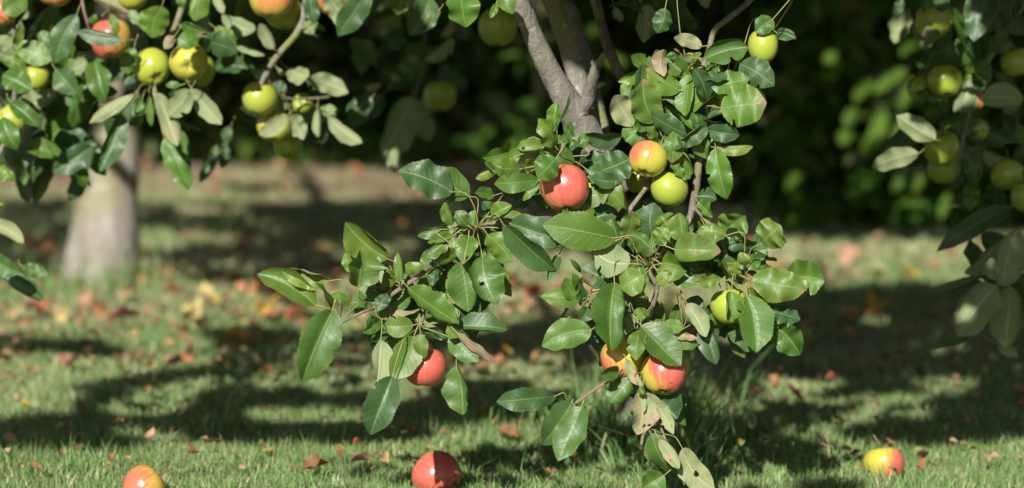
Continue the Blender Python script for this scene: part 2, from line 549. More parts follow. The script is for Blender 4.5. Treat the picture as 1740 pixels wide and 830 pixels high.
def add_leaf(mb, B, T, W, side='u', tone='n', roll=None, node=None, hi=True, bites=None, holes=0, fold=None, curl=None, cup=None, wave=None, tomid=None):
    B, T = np.asarray(B, float), np.asarray(T, float)
    L = np.linalg.norm(T - B)
    nu, nv = (33, 9) if hi else (9, 5)
    if holes:
        nu, nv = 41, 17
    if bites is None:
        bites = int(rng.random() < 0.25) + int(rng.random() < 0.1) if hi else 0
    v, f, uv = leaf_shape(L, W, nu, nv,
                          fold=rng.choice([rng.uniform(0, 14), rng.uniform(10, 36)]) if fold is None else fold,
                          curl=rng.uniform(-0.08, 0.36) if curl is None else curl,
                          cup=rng.uniform(-0.26, 0.10) if cup is None else cup,
                          wave=rng.uniform(0.03, 0.13) if wave is None else wave,
                          bites=bites, holes=holes, ov=rng.uniform(0.80, 1.02), teeth=hi)
    tm = unit(CAM - (B + T) / 2) if tomid is None else tomid
    v, n = place(v, B, T, side, rng.normal(0, 12) if roll is None else roll, tm)
    tn = np.array([*TONES[tone], rng.random()])
    tn[:3] = np.clip(tn[:3] + rng.normal(0, 0.06, 3), 0, 1)
    mb.add(v, f, uv, tn, 0)
    if node is not None:
        N0 = np.asarray(node, float)
        u = unit(T - B)
        ln = np.linalg.norm(B - N0)
        midp = B - u * ln * 0.35 + np.array([0, 0, 0.1 * ln])
        c = [N0, (N0 + midp) / 2 + rng.normal(0, 0.03, 3) * ln, midp, B, B + u * L * 0.10]
        r = 0.0008
        tube(mb, c, [r * 1.25, r, r, r, r * 0.5], 5, 3, 0, 1, tn)
    return v

# ------------------------------------------------------------------ apples
def apple_body(Rad, seed, flat=0.9):
    rs = np.random.default_rng(seed)
    nu, nv = 30, 40
    th = np.linspace(0, np.pi, nu)
    rho = np.sin(th) ** 0.86
    taper = 1 - 0.10 * (1 - np.cos(th)) / 2 * rs.uniform(0.3, 1.3)
    rho = rho * taper
    z = np.cos(th) * flat
    z = z - 0.30 * np.exp(-((rho / 0.27) ** 2)) * (z > 0)
    z = z + 0.20 * np.exp(-((rho / 0.24) ** 2)) * (z < 0)
    ph = np.linspace(0, 2 * np.pi, nv, endpoint=False)
    T, Q = np.meshgrid(th, ph, indexing='ij')
    rr = rho[:, None] * (1 + 0.011 * np.cos(5 * Q + rs.uniform(0, 6)) * (np.linspace(0, 1, nu)[:, None]) + 0.03 * np.cos(2 * Q + rs.uniform(0, 6)) + 0.03 * np.cos(Q + rs.uniform(0, 6)))
    zz = z[:, None] + 0.018 * np.cos(5 * Q + 1) * np.exp(-((rho[:, None] - 0.35) / 0.2) ** 2) * (z[:, None] < 0) + 0.05 * rr * np.cos(Q + rs.uniform(0, 6))
    v = np.stack([rr * np.cos(Q), rr * np.sin(Q), zz], -1).reshape(-1, 3) * Rad
    uv = np.stack([Q / (2 * np.pi), T / np.pi], -1).reshape(-1, 2)
    f = []
    for i in range(nu - 1):
        for j in range(nv):
            j2 = (j + 1) % nv
            f.append((i * nv + j, (i + 1) * nv + j, (i + 1) * nv + j2, i * nv + j2))
    rus = np.exp(-((rho / 0.22) ** 2))[:, None] * np.ones(nv)[None]
    return v, f, uv, rus.reshape(-1), z[0] * Rad, z[-1] * Rad

SKIN = {  # blush amount, blush spread, yellow, depth of red
    'peach': (0.34, 0.75, 0.9, 0.35), 'red': (0.76, 0.40, 0.8, 1.0), 'scarlet': (0.82, 0.6, 0.8, 0.9), 'orange': (0.66, 0.65, 0.95, 0.45), 'blush': (0.38, 0.75, 0.72, 0.3),
    'striped': (0.86, 0.95, 0.80, 0.95), 'yellow': (-0.2, 0.30, 0.34, 0.2), 'golden': (0.02, 0.45, 0.72, 0.25), 'green': (-0.4, 0.1, 0.12, 0.0), 'lime': (-0.35, 0.2, 0.25, 0.0)}
APPLES = []

def make_apple(C, Rad, skin, label, calyx=None, blushdir=(-0.3, -0.8, 0.5), stem_to=None, group=None, flat=0.9, seed=None):
    """calyx: direction (right, toward camera, up) of the eye of the fruit."""
    C = np.asarray(C, float)
    seed = len(APPLES) + 100 if seed is None else seed
    v, f, uv, rus, zt, zb = apple_body(Rad, seed, flat)
    cd = unit((calyx[0], -calyx[1], calyx[2]) if calyx is not None else (rng.normal(0, .25), rng.normal(-0.1, .2), -1.0))
    q = Vector((-cd[0], -cd[1], -cd[2])).to_track_quat('Z', 'Y')
    Rm = np.array(q.to_matrix())
    nrm = v / (np.linalg.norm(v, axis=1, keepdims=True) + 1e-9)
    wn_ = nrm @ Rm.T
    am, spread, yel, deep = SKIN[skin]
    bl = am + spread * (wn_ @ unit(blushdir) - 0.35)
    tint = np.stack([bl, np.full(len(v), yel) + 0.12 * wn_[:, 2], np.full(len(v), deep), rus], 1)
    o = mesh_obj('apple', v, f, M_APPLE, None, None, True, uv, tint)
    o.location = C
    o.rotation_mode = 'QUATERNION'
    o.rotation_quaternion = q
    tag(o, label, 'apple', group)
    # stem, in the fruit's own space
    mb = MB()
    top = zt
    ln = Rad * 0.85
    e = np.array([rng.normal(0, 0.2), rng.normal(0, 0.2), 1.0]) * ln
    tube(mb, [(0, 0, top - 0.002), (e[0] * .3, e[1] * .3, top + ln * 0.5), (e[0], e[1], top + ln)], [0.0016, 0.0014, 0.0021], 6, 3)
    s = mesh_obj('stem', np.concatenate(mb.v), mb.f, M_STEM)
    s.parent = o
    mb = MB()
    for k in range(5):
        a = k * 2 * np.pi / 5 + rng.normal(0, 0.2)
        d = np.array([math.cos(a), math.sin(a), 0]); p = np.array([-d[1], d[0], 0])
        b = Rad * 0.085
        z0 = zb + 0.001
        lift = rng.uniform(-0.10, 0.02) * Rad
        mb.add([d * b * .3 + p * b * .6 + [0, 0, z0], d * b * .3 - p * b * .6 + [0, 0, z0], d * b * 1.5 - p * b * .4 + [0, 0, z0 - b * .9], d * b * 1.5 + p * b * .4 + [0, 0, z0 - b * .9], d * b * 1.3 + [0, 0, z0 - b * 1.9 + lift]],
               [(0, 1, 2, 3), (3, 2, 4)])
    tube(mb, [(0, 0, zb + .002), (0, 0, zb - Rad * 0.05)], [Rad * .06, Rad * .03], 6, 2)
    c = mesh_obj('calyx', np.concatenate(mb.v), mb.f, M_CALYX)
    c.parent = o
    APPLES.append((o, C, Rad))
    return o

# ------------------------------------------------------------------ ground
gx = np.concatenate([np.linspace(-60, -5, 12)[:-1], np.linspace(-5, 5, 101), np.linspace(5, 60, 12)[1:]])
gy = np.concatenate([np.linspace(-40, 2.5, 12)[:-1], np.linspace(2.5, 14.5, 121), np.linspace(14.5, 90, 14)[1:]])
GX, GY = np.meshgrid(gx, gy, indexing='ij')
gv = np.stack([GX, GY, gz(GX, GY)], -1).reshape(-1, 3)
ny = len(gy)
ii, jj = np.meshgrid(np.arange(len(gx) - 1), np.arange(ny - 1), indexing='ij')
q = (ii * ny + jj).ravel()
gf = np.stack([q, q + ny, q + ny + 1, q + 1], 1)
tag(mesh_obj('ground', gv, gf, M_GROUND), kind='structure')

# ------------------------------------------------------------------ grass
def blades(x, y, h, w, lean, dry, name, z0=None):
    n = len(x)
    z = gz(x, y) - 0.002 if z0 is None else z0
    a = rng.uniform(0, 2 * np.pi, n)
    b = rng.uniform(0, 2 * np.pi, n)
    sx, sy = np.cos(a) * w / 2, np.sin(a) * w / 2
    lx, ly = np.cos(b) * lean * h, np.sin(b) * lean * h
    V = np.empty((n, 6, 3))
    for k, (hh, ll, ww) in enumerate(((0, 0, 1), (0.5, 0.28, 0.85), (1.0, 1.0, 0.12))):
        for sgn, c in ((-1, 0), (1, 1)):
            V[:, k * 2 + c, 0] = x + lx * ll + sgn * sx * ww
            V[:, k * 2 + c, 1] = y + ly * ll + sgn * sy * ww
            V[:, k * 2 + c, 2] = z + h * hh * np.sqrt(np.maximum(0.05, 1 - (lean * ll) ** 2 * 0.5))
    base = np.arange(n)[:, None] * 6
    F = np.concatenate([base + np.array([0, 1, 3, 2]), base + np.array([2, 3, 5, 4])])
    t = np.zeros((n, 6, 4)); t[:, :, 0] = dry[:, None]; t[:, :, 1] = rng.random(n)[:, None]; t[:, :, 3] = 1
    t[:, :, 2] = np.array([0, 0, .5, .5, 1, 1])
    return mesh_obj(name, V.reshape(-1, 3), F, M_GRASS, None, None, False, None, t.reshape(-1, 4))

def lawn(n, y0, y1, hm, wm, marg=0.45):
    y = rng.uniform(y0, y1, n)
    x = rng.uniform(-1, 1, n) * (0.2118 * y + marg)
    pn = 0.5 + 0.5 * np.sin(2.1 * x + 1.3 * np.sin(1.7 * y)) * np.sin(1.9 * y + 0.8 + 0.9 * np.sin(2.6 * x))
    p2 = 0.5 + 0.5 * np.sin(9 * x + 3 * np.sin(5 * y)) * np.sin(8 * y + 2 * np.sin(6 * x))
    keep = rng.random(n) < (0.45 + 0.4 * pn + 0.25 * p2) * np.clip((11.8 + 2.4 * (pn - .5) + 2.2 * (p2 - .5) - y) / 2.5, 0.06, 1)
    x, y, pn, p2 = x[keep], y[keep], pn[keep], p2[keep]
    h = hm * (0.45 + 0.8 * p2) * np.exp(rng.normal(0, 0.28, len(x)))
    dryp = 0.16 + 0.66 * (1 - pn) * np.clip((y - 4.1) / 1.6, 0, 1) * (0.5 + p2) + 0.12 * np.clip((y - 7) / 3, 0, 1)
    dry = np.where(rng.random(len(x)) < dryp, rng.uniform(0.55, 1, len(x)), rng.uniform(0, 0.22, len(x)))
    return x, y, h, wm * np.exp(rng.normal(0, 0.2, len(x))), np.abs(rng.normal(0.45, 0.35, len(x))).clip(0, 1.2), dry

parts_ = [lawn(175000, 3.25, 4.9, 0.0215, 0.0017), lawn(120000, 4.8, 7.0, 0.021, 0.0027), lawn(70000, 6.9, 12.9, 0.026, 0.0052)]
tag(blades(*[np.concatenate([p[k] for p in parts_]) for k in range(6)], 'grass'), 'short mown lawn grass in sun and dappled shade', 'grass', kind='stuff')

# ------------------------------------------------------------------ annotated tiles of the place: origin and scale
TL = {'A': (430, 360, 4.15), 'B': (500, 540, 4.15), 'C': (660, 270, 4.15), 'D': (640, 420, 4.15), 'E': (640, 540, 4.15), 'F': (800, 160, 4.15),
      'G': (840, 330, 4.15), 'J': (900, 440, 4.15), 'L': (1000, 30, 4.15), 'M2': (1120, 30, 4.15), 'H': (1020, 190, 4.15), 'I': (1040, 340, 4.15),
      'N': (1180, 350, 4.15), 'M': (1160, 440, 4.15), 'K': (1000, 540, 4.15), 'Q': (840, 630, 4.15),
      'LA': (0, 0, 4.15), 'LB': (0, 160, 4.15), 'LC': (200, 0, 4.15), 'LD': (160, 140, 4.15), 'LE': (390, 0, 4.15), 'LF': (390, 100, 4.15),
      'LG': (560, 0, 2.932), 'LH': (0, 340, 4.15), 'RA': (1500, 0, 4.15), 'RB': (1470, 160, 3.69), 'RC': (1550, 340, 2.963), 'RD': (1280, 60, 2.44),
      'X': (0, 0, 1.0)}

def tp(tile, u, v):
    x, y, s = TL[tile]
    return x + u / s, y + v / s

D0 = 3.45
NODES = {'N1': (576, 549, 3.43), 'N2': (680, 487, 3.44), 'N3': (715, 556, 3.45), 'N4': (813, 386, 3.45), 'N5': (950.6, 268, 3.47), 'N6': (1104, 453, 3.46),
         'N7': (1264, 476, 3.45), 'N8': (1127, 738, 3.43), 'N9': (1093, 560, 3.47), 'N10': (973, 690, 3.42), 'N11': (1178, 150, 3.50), 'N12': (1150, 205, 3.49),
         'N13': (1200, 210, 3.49), 'N14': (1232, 150, 3.49), 'N15': (1180, 350, 3.48), 'N16': (960, 545, 3.47), 'N17': (637, 522, 3.44), 'N18': (1104, 640, 3.45), 'N19': (1160, 560, 3.47)}
def node(k):
    return P(*NODES[k]) if k else None

# tile, base u v, tip u v, width, side, offset toward camera in cm, tone, node, roll, holes
MAIN = """
A 440 660 30 435 185 u 1 l N1 8 0
A 530 490 200 405 150 u 1 y N1 -10 0
A 545 690 430 505 75 u 1.5 n N1 40 0
A 690 645 525 595 80 u 0.5 m N1 20 0
A 940 330 650 75 225 u 1 l N2 10 0
A 745 530 765 265 255 u 2.2 m N17 10 0
A 740 420 645 290 100 u 0 l N2 0 0
A 1000 460 865 490 125 u 0 l N2 0 0
A 870 305 905 505 40 d 1 n N2 40 0
A 558 700 345 1200 250 u 2 n N1 0 0
A 955 580 870 705 90 u 0 k N17 10 0
B 608 165 562 570 165 d 2 n N17 30 0
B 840 140 680 442 185 u 2.6 l N3 0 0
B 890 118 910 300 95 u 3.4 l N3 0 0
B 835 55 625 60 125 u 1 l N3 -20 0
B 690 420 535 828 205 u 4.6 b N3 10 0
B 600 30 480 105 95 u 0 n N17 0 0
B 640 10 555 170 100 u -1 k N17 0 0
B 680 20 600 110 90 u -1 n N17 0 0
C 445 235 75 85 220 u 1 b N4 12 0
C 565 265 285 90 190 u 0 n N4 -8 0
C 740 262 605 240 80 u 1 n N4 0 0
C 730 405 872 330 110 u 1 l N4 0 0
C 560 470 475 370 110 u 2 n N4 0 0
C 450 470 395 305 95 u 1.5 l N4 10 0
C 430 500 203 545 95 u 1 n N4 10 0
C 455 540 275 592 75 u 1.5 l N4 0 0
C 415 575 262 705 110 u 1 l N4 0 1
C 425 590 488 625 65 u 2 l N4 0 0
C 505 650 342 750 120 u 2 y N4 0 0
C 565 548 525 742 135 u 1.5 m N4 0 1
C 700 540 872 732 175 u 1 l N4 0 0
D 748 70 852 412 245 u 2 n N4 0 1
D 597 110 648 460 225 u 1.5 n N4 0 0
G 65 215 425 545 215 u 1.6 b N4 10 0
G 450 440 370 622 80 u 0.2 k N4 10 0
D 225 290 572 532 205 u 1.8 n N2 0 0
D 172 240 150 38 68 u 1 w N2 20 0
D 190 155 322 130 75 u 0 l N2 0 0
D 640 310 690 650 150 u -1 k N4 0 0
D 582 555 925 578 150 u 0.5 b N3 -25 0
D 560 540 520 645 95 u 1 l N3 0 0
D 570 610 868 812 70 d 2 p N3 30 0
D 530 610 725 812 140 u 0.5 n N3 10 0
D 340 560 505 640 150 u -1 k N3 0 0
D 850 100 948 352 110 u -0.5 m N4 10 0
D 420 150 398 275 85 u -0.5 k N4 0 0
D 480 380 590 500 110 d -1 n N4 0 0
E 562 345 600 690 205 u 1 n N3 6 0
F 345 365 80 450 140 u 1 l N5 -15 0
F 512 352 325 382 105 u 1.4 l N5 -12 1
F 592 368 482 175 145 u 1.6 l N5 8 0
F 588 255 612 48 95 u 0 n N5 0 0
F 640 170 695 5 38 u 0 n N5 30 0
F 645 332 715 195 115 u 0.8 n N5 0 0
F 600 455 470 592 175 u 3.4 n N5 0 0
F 425 520 345 492 85 u 1 l N5 0 0
F 350 530 165 520 150 u 2 l N5 0 0
F 175 545 35 600 62 u 1.5 l N5 0 0
F 165 545 98 478 52 u 1.5 n N5 0 0
F 472 608 165 632 130 u 1.4 n N5 -10 0
F 482 618 368 752 58 u 1 l N5 30 0
F 480 650 300 800 165 u -2 k N5 0 0
F 400 640 250 700 150 u -2 k N5 0 0
F 812 382 778 268 68 u 0 n N5 0 0
F 1060 300 788 268 120 u 0 k N12 -25 0
H 205 335 -5 420 215 u 0.5 b N12 0 0
H 208 380 125 502 120 u 0.2 b N12 0 0
H -5 520 168 665 150 u 0 l N5 0 0
G 850 310 342 212 245 u 3 n N6 -4 0
G 115 210 490 335 190 u 0.4 b N4 -15 0
G 840 335 530 328 85 u 0.4 k N6 -10 0
I 85 275 142 72 120 u 0.5 m N6 0 0
G 950 490 705 398 215 d 2 n N6 0 0
G 850 622 615 530 180 u 0.8 b N6 0 0
G 740 662 638 568 90 d 1.4 p N6 15 0
G 600 650 542 552 70 u 0 l N6 0 0
G 622 790 598 628 90 u 0 b N6 0 0
G 590 742 490 595 120 u 1 l N16 15 0
G 590 750 325 725 125 u 1 l N16 0 0
G 612 552 532 458 30 u 0 k N6 30 0
J 598 178 578 648 290 u 2.6 n N6 0 0
J 430 505 85 618 185 u 2.4 n N9 -6 0
J 182 520 118 528 70 u 0 n N16 0 0
J 800 120 645 215 185 u 2.2 l N6 0 0
J 770 60 805 220 90 u 1.8 n N6 0 0
J 780 512 758 722 130 u 2.6 l N9 5 0
K 375 62 648 345 215 u 2.9 n N9 0 0
J 830 368 735 435 85 u 1 l N9 0 0
J 702 388 690 535 80 d 1 k N9 20 0
J 402 338 348 445 90 u 0 b N6 0 0
K 208 378 75 405 95 u 2.4 n N9 -15 0
L 642 515 402 362 165 u 1.6 m N12 0 0
L 395 395 212 448 90 u 0 l N12 0 0
L 468 742 385 430 195 u 1.4 m N12 -10 0
L 312 762 172 545 165 d 0.6 w N12 0 0
L 390 820 325 610 105 u 0.6 n N12 0 0
L 795 205 600 142 90 d 0.6 w N11 0 0
L 692 412 535 272 120 u 1.4 e N11 10 0
M2 325 292 628 212 190 u 2.4 n N11 -8 0
M2 190 480 432 328 60 u 2 n N11 40 0
M2 368 482 638 435 170 u 2.6 n N14 -8 0
M2 575 330 812 480 185 u 1.6 b N14 -5 0
M2 438 640 758 600 260 u 3 e N13 -12 0
M2 188 660 395 498 165 u 1.6 l N11 0 0
M2 178 680 268 802 100 u 1 n N12 0 0
M2 300 720 455 650 110 u 0 k N13 0 0
M2 800 15 678 105 120 u 3 n N14 0 0
M2 828 108 965 152 100 u -0.5 k N14 0 0
L 540 -60 486 112 120 u 0 b N11 0 0
H 290 240 160 105 130 u 0.6 n N12 0 0
H 412 212 325 108 82 u 0.6 l N12 0 0
H 448 205 482 18 90 u 0.4 k N12 0 0
H 468 218 650 445 165 u 1.6 n N12 0 1
H 700 108 752 335 115 u 1 n N13 10 0
H 752 130 990 165 115 u 1.6 b N13 0 0
H 825 255 1078 248 85 u 1.2 y N13 0 0
H 815 262 892 618 165 u 1.4 n N13 6 0
H 500 358 580 468 72 u 2 l N12 0 0
H 582 440 640 472 58 u 1.5 n N12 0 0
H 690 600 822 622 100 u 0 k N15 0 0
H 690 640 790 745 120 u 0.4 n N15 0 0
I 282 252 292 18 175 u 0.8 b N6 -8 0
I 300 372 128 228 170 u 0.6 n N6 0 0
I 392 202 325 105 135 u 1 l N6 0 0
I 500 292 468 92 185 u 1.6 l N6 0 0
I 312 312 392 198 115 u 1.8 l N6 0 0
I 800 252 598 225 155 u 1.2 l N7 0 0
I 445 352 758 360 215 u 2.6 m N6 -5 0
I 350 452 525 502 185 u 2.2 l N6 0 0
I 330 520 405 602 120 u 2.4 y N6 0 1
I 430 552 602 592 105 u 1.4 n N6 0 0
I 612 590 768 550 90 u 0.6 l N7 0 0
I 420 300 520 200 110 u 0 n N6 0 0
N 202 205 352 70 190 u 0.8 e N15 5 0
N 215 215 432 275 205 u 1 b N15 -5 0
N 480 265 615 140 215 u 2 l N7 0 0
N 310 405 398 370 90 u 2 y N7 0 0
N 290 490 290 392 82 u 1.6 y N7 0 0
N 430 455 548 430 68 u 1 n N7 0 0
N 410 530 790 588 215 u 3 m N7 -5 0
N 635 515 918 530 235 u 1.4 n N7 -8 0
N 380 590 538 722 100 u 1.4 l N7 0 0
M 455 270 515 668 230 u 2.6 n N7 0 0
M 610 440 828 678 185 u 1.2 n N7 0 0
M 640 375 828 435 150 u 2 k N7 -20 0
M 345 235 318 440 165 u 2.8 l N7 0 0
M 30 322 166 552 130 d 2 n N19 0 0
M 140 465 236 748 150 u 1 b N19 0 0
M 105 385 198 402 90 u 0.6 b N19 0 0
M 20 300 150 370 130 u -0.5 k N19 0 0
K 515 62 672 82 95 u 2.4 l N19 0 0
K 600 145 772 195 110 u 2.2 e N19 0 0
K 575 120 775 150 40 d 2.6 p N19 30 0
K 268 295 378 485 80 d 2.9 p N9 10 0
K 360 528 345 828 175 d 2 p N18 0 2
K 398 540 604 822 105 d 1.8 w N18 0 2
K 292 430 150 602 175 u 1.4 n N9 0 0
K 480 560 630 712 230 u -0.6 k N18 0 0
K 365 490 398 540 45 u 2.6 n N18 0 0
K 385 560 385 672 32 d 2 p N18 20 0
Q 430 180 12 222 155 u 1 b N10 -10 0
Q 545 225 335 525 205 u 0.4 b N10 0 0
Q 612 262 450 642 195 u 1.4 n N10 0 0
Q 1110 450 1292 732 180 u 0.6 n N8 0 0
Q 1165 490 1302 692 95 d 2 p N8 0 1
Q 1330 555 1562 845 175 d 1.4 w N8 0 1
Q 1195 740 1045 838 150 u 0.6 n N8 0 0
"""
# dark leaves deep in the clusters: centre, spread, how many
FILL = [(1150, 160, 75, 60, 13), (1170, 240, 60, 50, 9), (1120, 410, 90, 50, 13), (1240, 440, 55, 40, 7), (1260, 540, 50, 40, 5), (960, 300, 70, 50, 9),
        (820, 400, 70, 40, 9), (770, 480, 70, 50, 7), (690, 545, 60, 45, 5), (1080, 560, 70, 60, 8), (1110, 690, 40, 40, 3), (1010, 380, 60, 30, 4), (650, 500, 40, 30, 3)]

LEFT = """
LA 20 80 190 -25 180 u 1 n 4.02
LA 540 110 385 448 185 u 1 b 4.0
LA 100 310 152 155 75 u 0 l 4.03
LA 355 425 95 330 185 u 0 l 4.04
LA 120 390 -5 255 125 d 0 n 4.05
LA 400 305 268 225 110 u -1 n 4.06
LA 170 490 15 400 125 u 0 l 4.04
LA 222 640 15 525 185 u 2 n 4.0
LA 395 495 542 662 195 u 1 b 4.03
LA 660 420 742 718 190 u 0 n 4.06
LA 650 420 590 640 60 d -1 n 4.06
LA 850 290 542 225 140 u 4.5 k 4.0
LA 832 250 788 98 72 u 5 n 4.02
LA 912 92 645 -25 150 d 0 p 4.06
LA 945 345 895 525 135 u 4 n 4.05
LA 720 110 620 170 60 u -1 n 4.1
LB 938 5 630 208 95 d 2 w 4.02
LB 782 120 688 78 95 d 1 p 4.05
LB 860 150 705 550 195 u 1 b 4.04
LB 935 60 760 300 200 u 0 k 4.06
LB 80 60 278 235 130 u 3 n 4.0
LB 150 30 298 172 65 u 1 n 4.04
LB 20 170 118 395 160 u 2 n 4.0
LB -40 520 108 615 140 u 2 l 4.0
LB -60 740 32 780 105 u 1 y 4.0
LB 480 240 520 612 290 u -3 k 4.15
LB 300 260 230 605 175 u -3 k 4.15
LB 330 430 240 775 135 u -5 k 4.2
LB 150 480 200 765 160 u -5 k 4.2
LB 565 480 480 755 170 u -5 k 4.2
LB 450 20 400 300 260 u -4 k 4.2
LB 250 100 200 330 220 u -6 k 4.2
LB 620 20 680 210 190 u -4 k 4.2
LH -70 160 165 302 140 d 2 w 4.0
LH -60 400 150 515 150 u 2 n 4.0
LH 165 470 345 532 110 u 1 n 4.02
LH 25 520 318 705 165 u 0 k 4.05
LC 312 50 240 268 225 u 2 l 4.02
LC 142 172 88 70 78 u 1 n 4.04
LC 440 -35 462 62 90 u 0 n 4.04
LC 575 -70 540 150 185 u 1 l 4.04
LC 680 -25 748 92 70 d 0 n 4.04
LC 605 230 445 165 120 u 4 n 4.0
LC 565 262 425 330 140 u 5 n 4.0
LC 610 290 852 362 195 u 3 b 4.02
LC 690 200 848 275 100 u 1 y 4.05
LC 820 320 1035 395 70 d 1 n 4.06
LC 402 258 328 345 80 d 3 p 4.0
LC 442 602 338 602 58 u 3 n 4.02
LD 445 82 590 452 165 d 3 n 4.0
LD 672 60 518 242 170 d 3 n 4.0
LD 690 50 898 302 150 d 2 n 4.02
LD 545 230 592 462 60 u 1 b 4.05
LD 500 400 668 765 185 u 1 n 4.05
LD 600 340 652 522 90 u -1 n 4.1
LD 390 100 400 310 60 u 1 n 4.05
LD 335 130 290 240 60 u 0 n 4.06
LD 340 240 265 310 80 u 0 n 4.06
LD 862 450 742 712 95 u 0 k 4.4
LD 905 430 900 612 110 u 0 k 4.4
LD 960 320 880 460 110 u 0 k 4.4
LE 312 342 208 168 120 d 0 n 4.08
LE 590 240 520 150 90 d 0 n 4.1
LE 590 165 672 215 45 u 0 n 4.1
LE 560 -40 602 172 120 u 1 k 4.04
LE 665 -40 842 218 165 d 1 n 4.02
LE 985 -70 765 258 200 u 2 b 3.98
LE 410 480 562 540 165 d 1 n 4.15
LE 562 560 838 658 150 d 0 n 4.18
LF 640 350 750 358 95 d 0 n 4.2
LF 700 420 932 590 145 d 0 n 4.18
LF 438 400 522 572 140 d 1 n 4.16
LF 622 360 625 552 78 d 1 n 4.16
LF 380 250 368 392 78 d 1 n 4.16
LF 395 415 208 540 125 d 3 w 4.1
LF 330 60 400 110 50 d 1 n 4.15
LF 300 190 400 230 90 u -3 k 4.2
LF 560 170 690 230 120 u -3 k 4.2
LF 620 420 660 600 120 u -3 k 4.25
LF 1000 280 835 440 170 u 0 k 4.3
"""
MID = """
LG 360 -40 335 78 95 u 0 l 3.75
LG 500 -10 398 178 155 u 0 k 3.85
LG 532 70 440 155 40 u 1 y 3.85
LG 650 -60 680 138 190 u 1 n 3.62
LG 870 -50 912 72 95 u 0 n 3.6
LG 830 20 800 92 40 u 0 l 3.6
LG 410 490 265 795 205 d 0 k 4.6
LG 425 500 505 705 130 d -2 k 4.65
LG 330 740 330 870 80 d 0 n 4.55
LG 250 425 175 445 55 d 0 p 4.5
LG 262 480 105 632 145 u 0 k 4.6
LG 480 260 370 300 90 u 0 n 4.8
LG 470 330 330 360 90 u 1 n 4.8
LG 470 360 380 400 70 u 1 k 4.8
LG 400 400 280 440 110 u 0 k 4.8
LG 300 380 350 400 40 d 2 w 4.8
LG 430 280 400 310 50 d 2 w 4.75
LG 560 330 690 430 150 u -1 k 4.9
LG 350 90 260 150 80 u 0 y 4.4
LG 320 130 250 180 50 d 0 n 4.4
LG 340 170 300 260 130 u 0 k 4.6
LG 620 90 560 190 60 d 0 p 4.7
LG 640 100 690 200 110 u 0 k 4.7
X 1012 15 1022 35 12 u 0 l 3.9
X 1045 14 1058 36 16 d 0 n 3.9
X 1090 10 1096 30 14 u 0 n 3.9
X 1085 -20 1088 6 16 u 0 l 3.9
X 1130 -20 1150 40 60 u 0 k 4.0
"""
RIGHT = """
RA 640 -60 640 300 190 u 2 k 4.0
RA 990 700 690 690 215 d 3 k 4.0
RA 560 590 725 555 95 u 0 l 4.15
RA 130 0 110 120 70 u 0 b 4.2
RA 880 60 880 215 90 u 0 n 4.25
RA 480 260 460 460 90 u 1 k 4.1
RA 530 280 520 470 70 u 0 n 4.15
RA 800 100 700 240 180 u 0 k 4.1
RA 950 -20 900 130 170 u 0 k 4.1
RA 400 -30 420 90 120 u 2 k 4.05
RA 990 240 860 60 160 u 0 k 4.15
RB 330 375 45 465 145 d 3 n 4.05
RB 435 285 195 135 150 d 3 n 4.03
RB 280 220 110 430 150 u 0 k 4.15
RB 630 345 705 572 125 u 2 k 4.05
RB 660 340 800 480 130 u 0 k 4.12
RB 900 300 750 230 130 u 0 k 4.15
RB 960 200 1000 330 130 u 0 n 4.2
RB 560 700 700 600 150 u -2 k 4.2
RC 490 42 122 260 120 u 2 k 4.0
RC 442 208 262 372 140 d 1 n 4.05
RC 420 260 300 400 120 u 0 k 4.1
RC 322 385 72 468 58 u 2 k 4.02
RC 352 415 182 475 90 u 1 k 4.04
RC 460 432 535 145 205 d 2 n 4.0
RC 422 438 228 685 240 d 4 n 3.97
RC 490 440 470 742 210 d 2 n 4.0
RC 422 402 398 288 75 d 3 n 4.0
RC 280 700 35 756 40 u 0 k 4.05
RC 438 728 532 792 70 d 1 n 4.02
RC 560 500 610 350 160 u 0 k 4.1
RC 620 420 700 600 190 u -1 k 4.1
RC 600 300 690 180 180 u 0 k 4.1
"""
def rows(txt):
    for ln in txt.strip().splitlines():
        c = ln.split()
        yield c[0], [float(x) for x in c[1:6]], c[6], float(c[7]), c[8], c[9:]

LIT, SHADED = [], []      # SHADED: tree, point, radius; unseen shading leaves are added sunward, in that tree's crown
LIT = LIT          # places kept sunlit; gaps are cut for them in the unseen crowns
SHADE = []

class Tree:
    """Collects the leaves of one tree; the hundred largest become parts of their own, the rest goes into the crown."""
    def __init__(self):
        self.items = []
    def leaf(self, mb, size):
        self.items.append((size, mb))
    def finish(self, root, crown_and_occluders):
        self.items.sort(key=lambda a: -a[0])
        for i, (s, mb) in enumerate(self.items):
            if i < 100:
                mb.build('leaf', [M_LEAF, M_PET], root, origin=mb.v[0].mean(0))
            else:
                for v, uv, t in zip(mb.v, mb.uv, mb.t):
                    pass
                off = crown_and_occluders.n
                crown_and_occluders.v += mb.v; crown_and_occluders.uv += mb.uv; crown_and_occluders.t += mb.t
                crown_and_occluders.f += [tuple(k + off for k in q) for q in mb.f]
                crown_and_occluders.m += mb.m
                crown_and_occluders.n += mb.n

main_t, left_t, right_t = Tree(), Tree(), Tree()

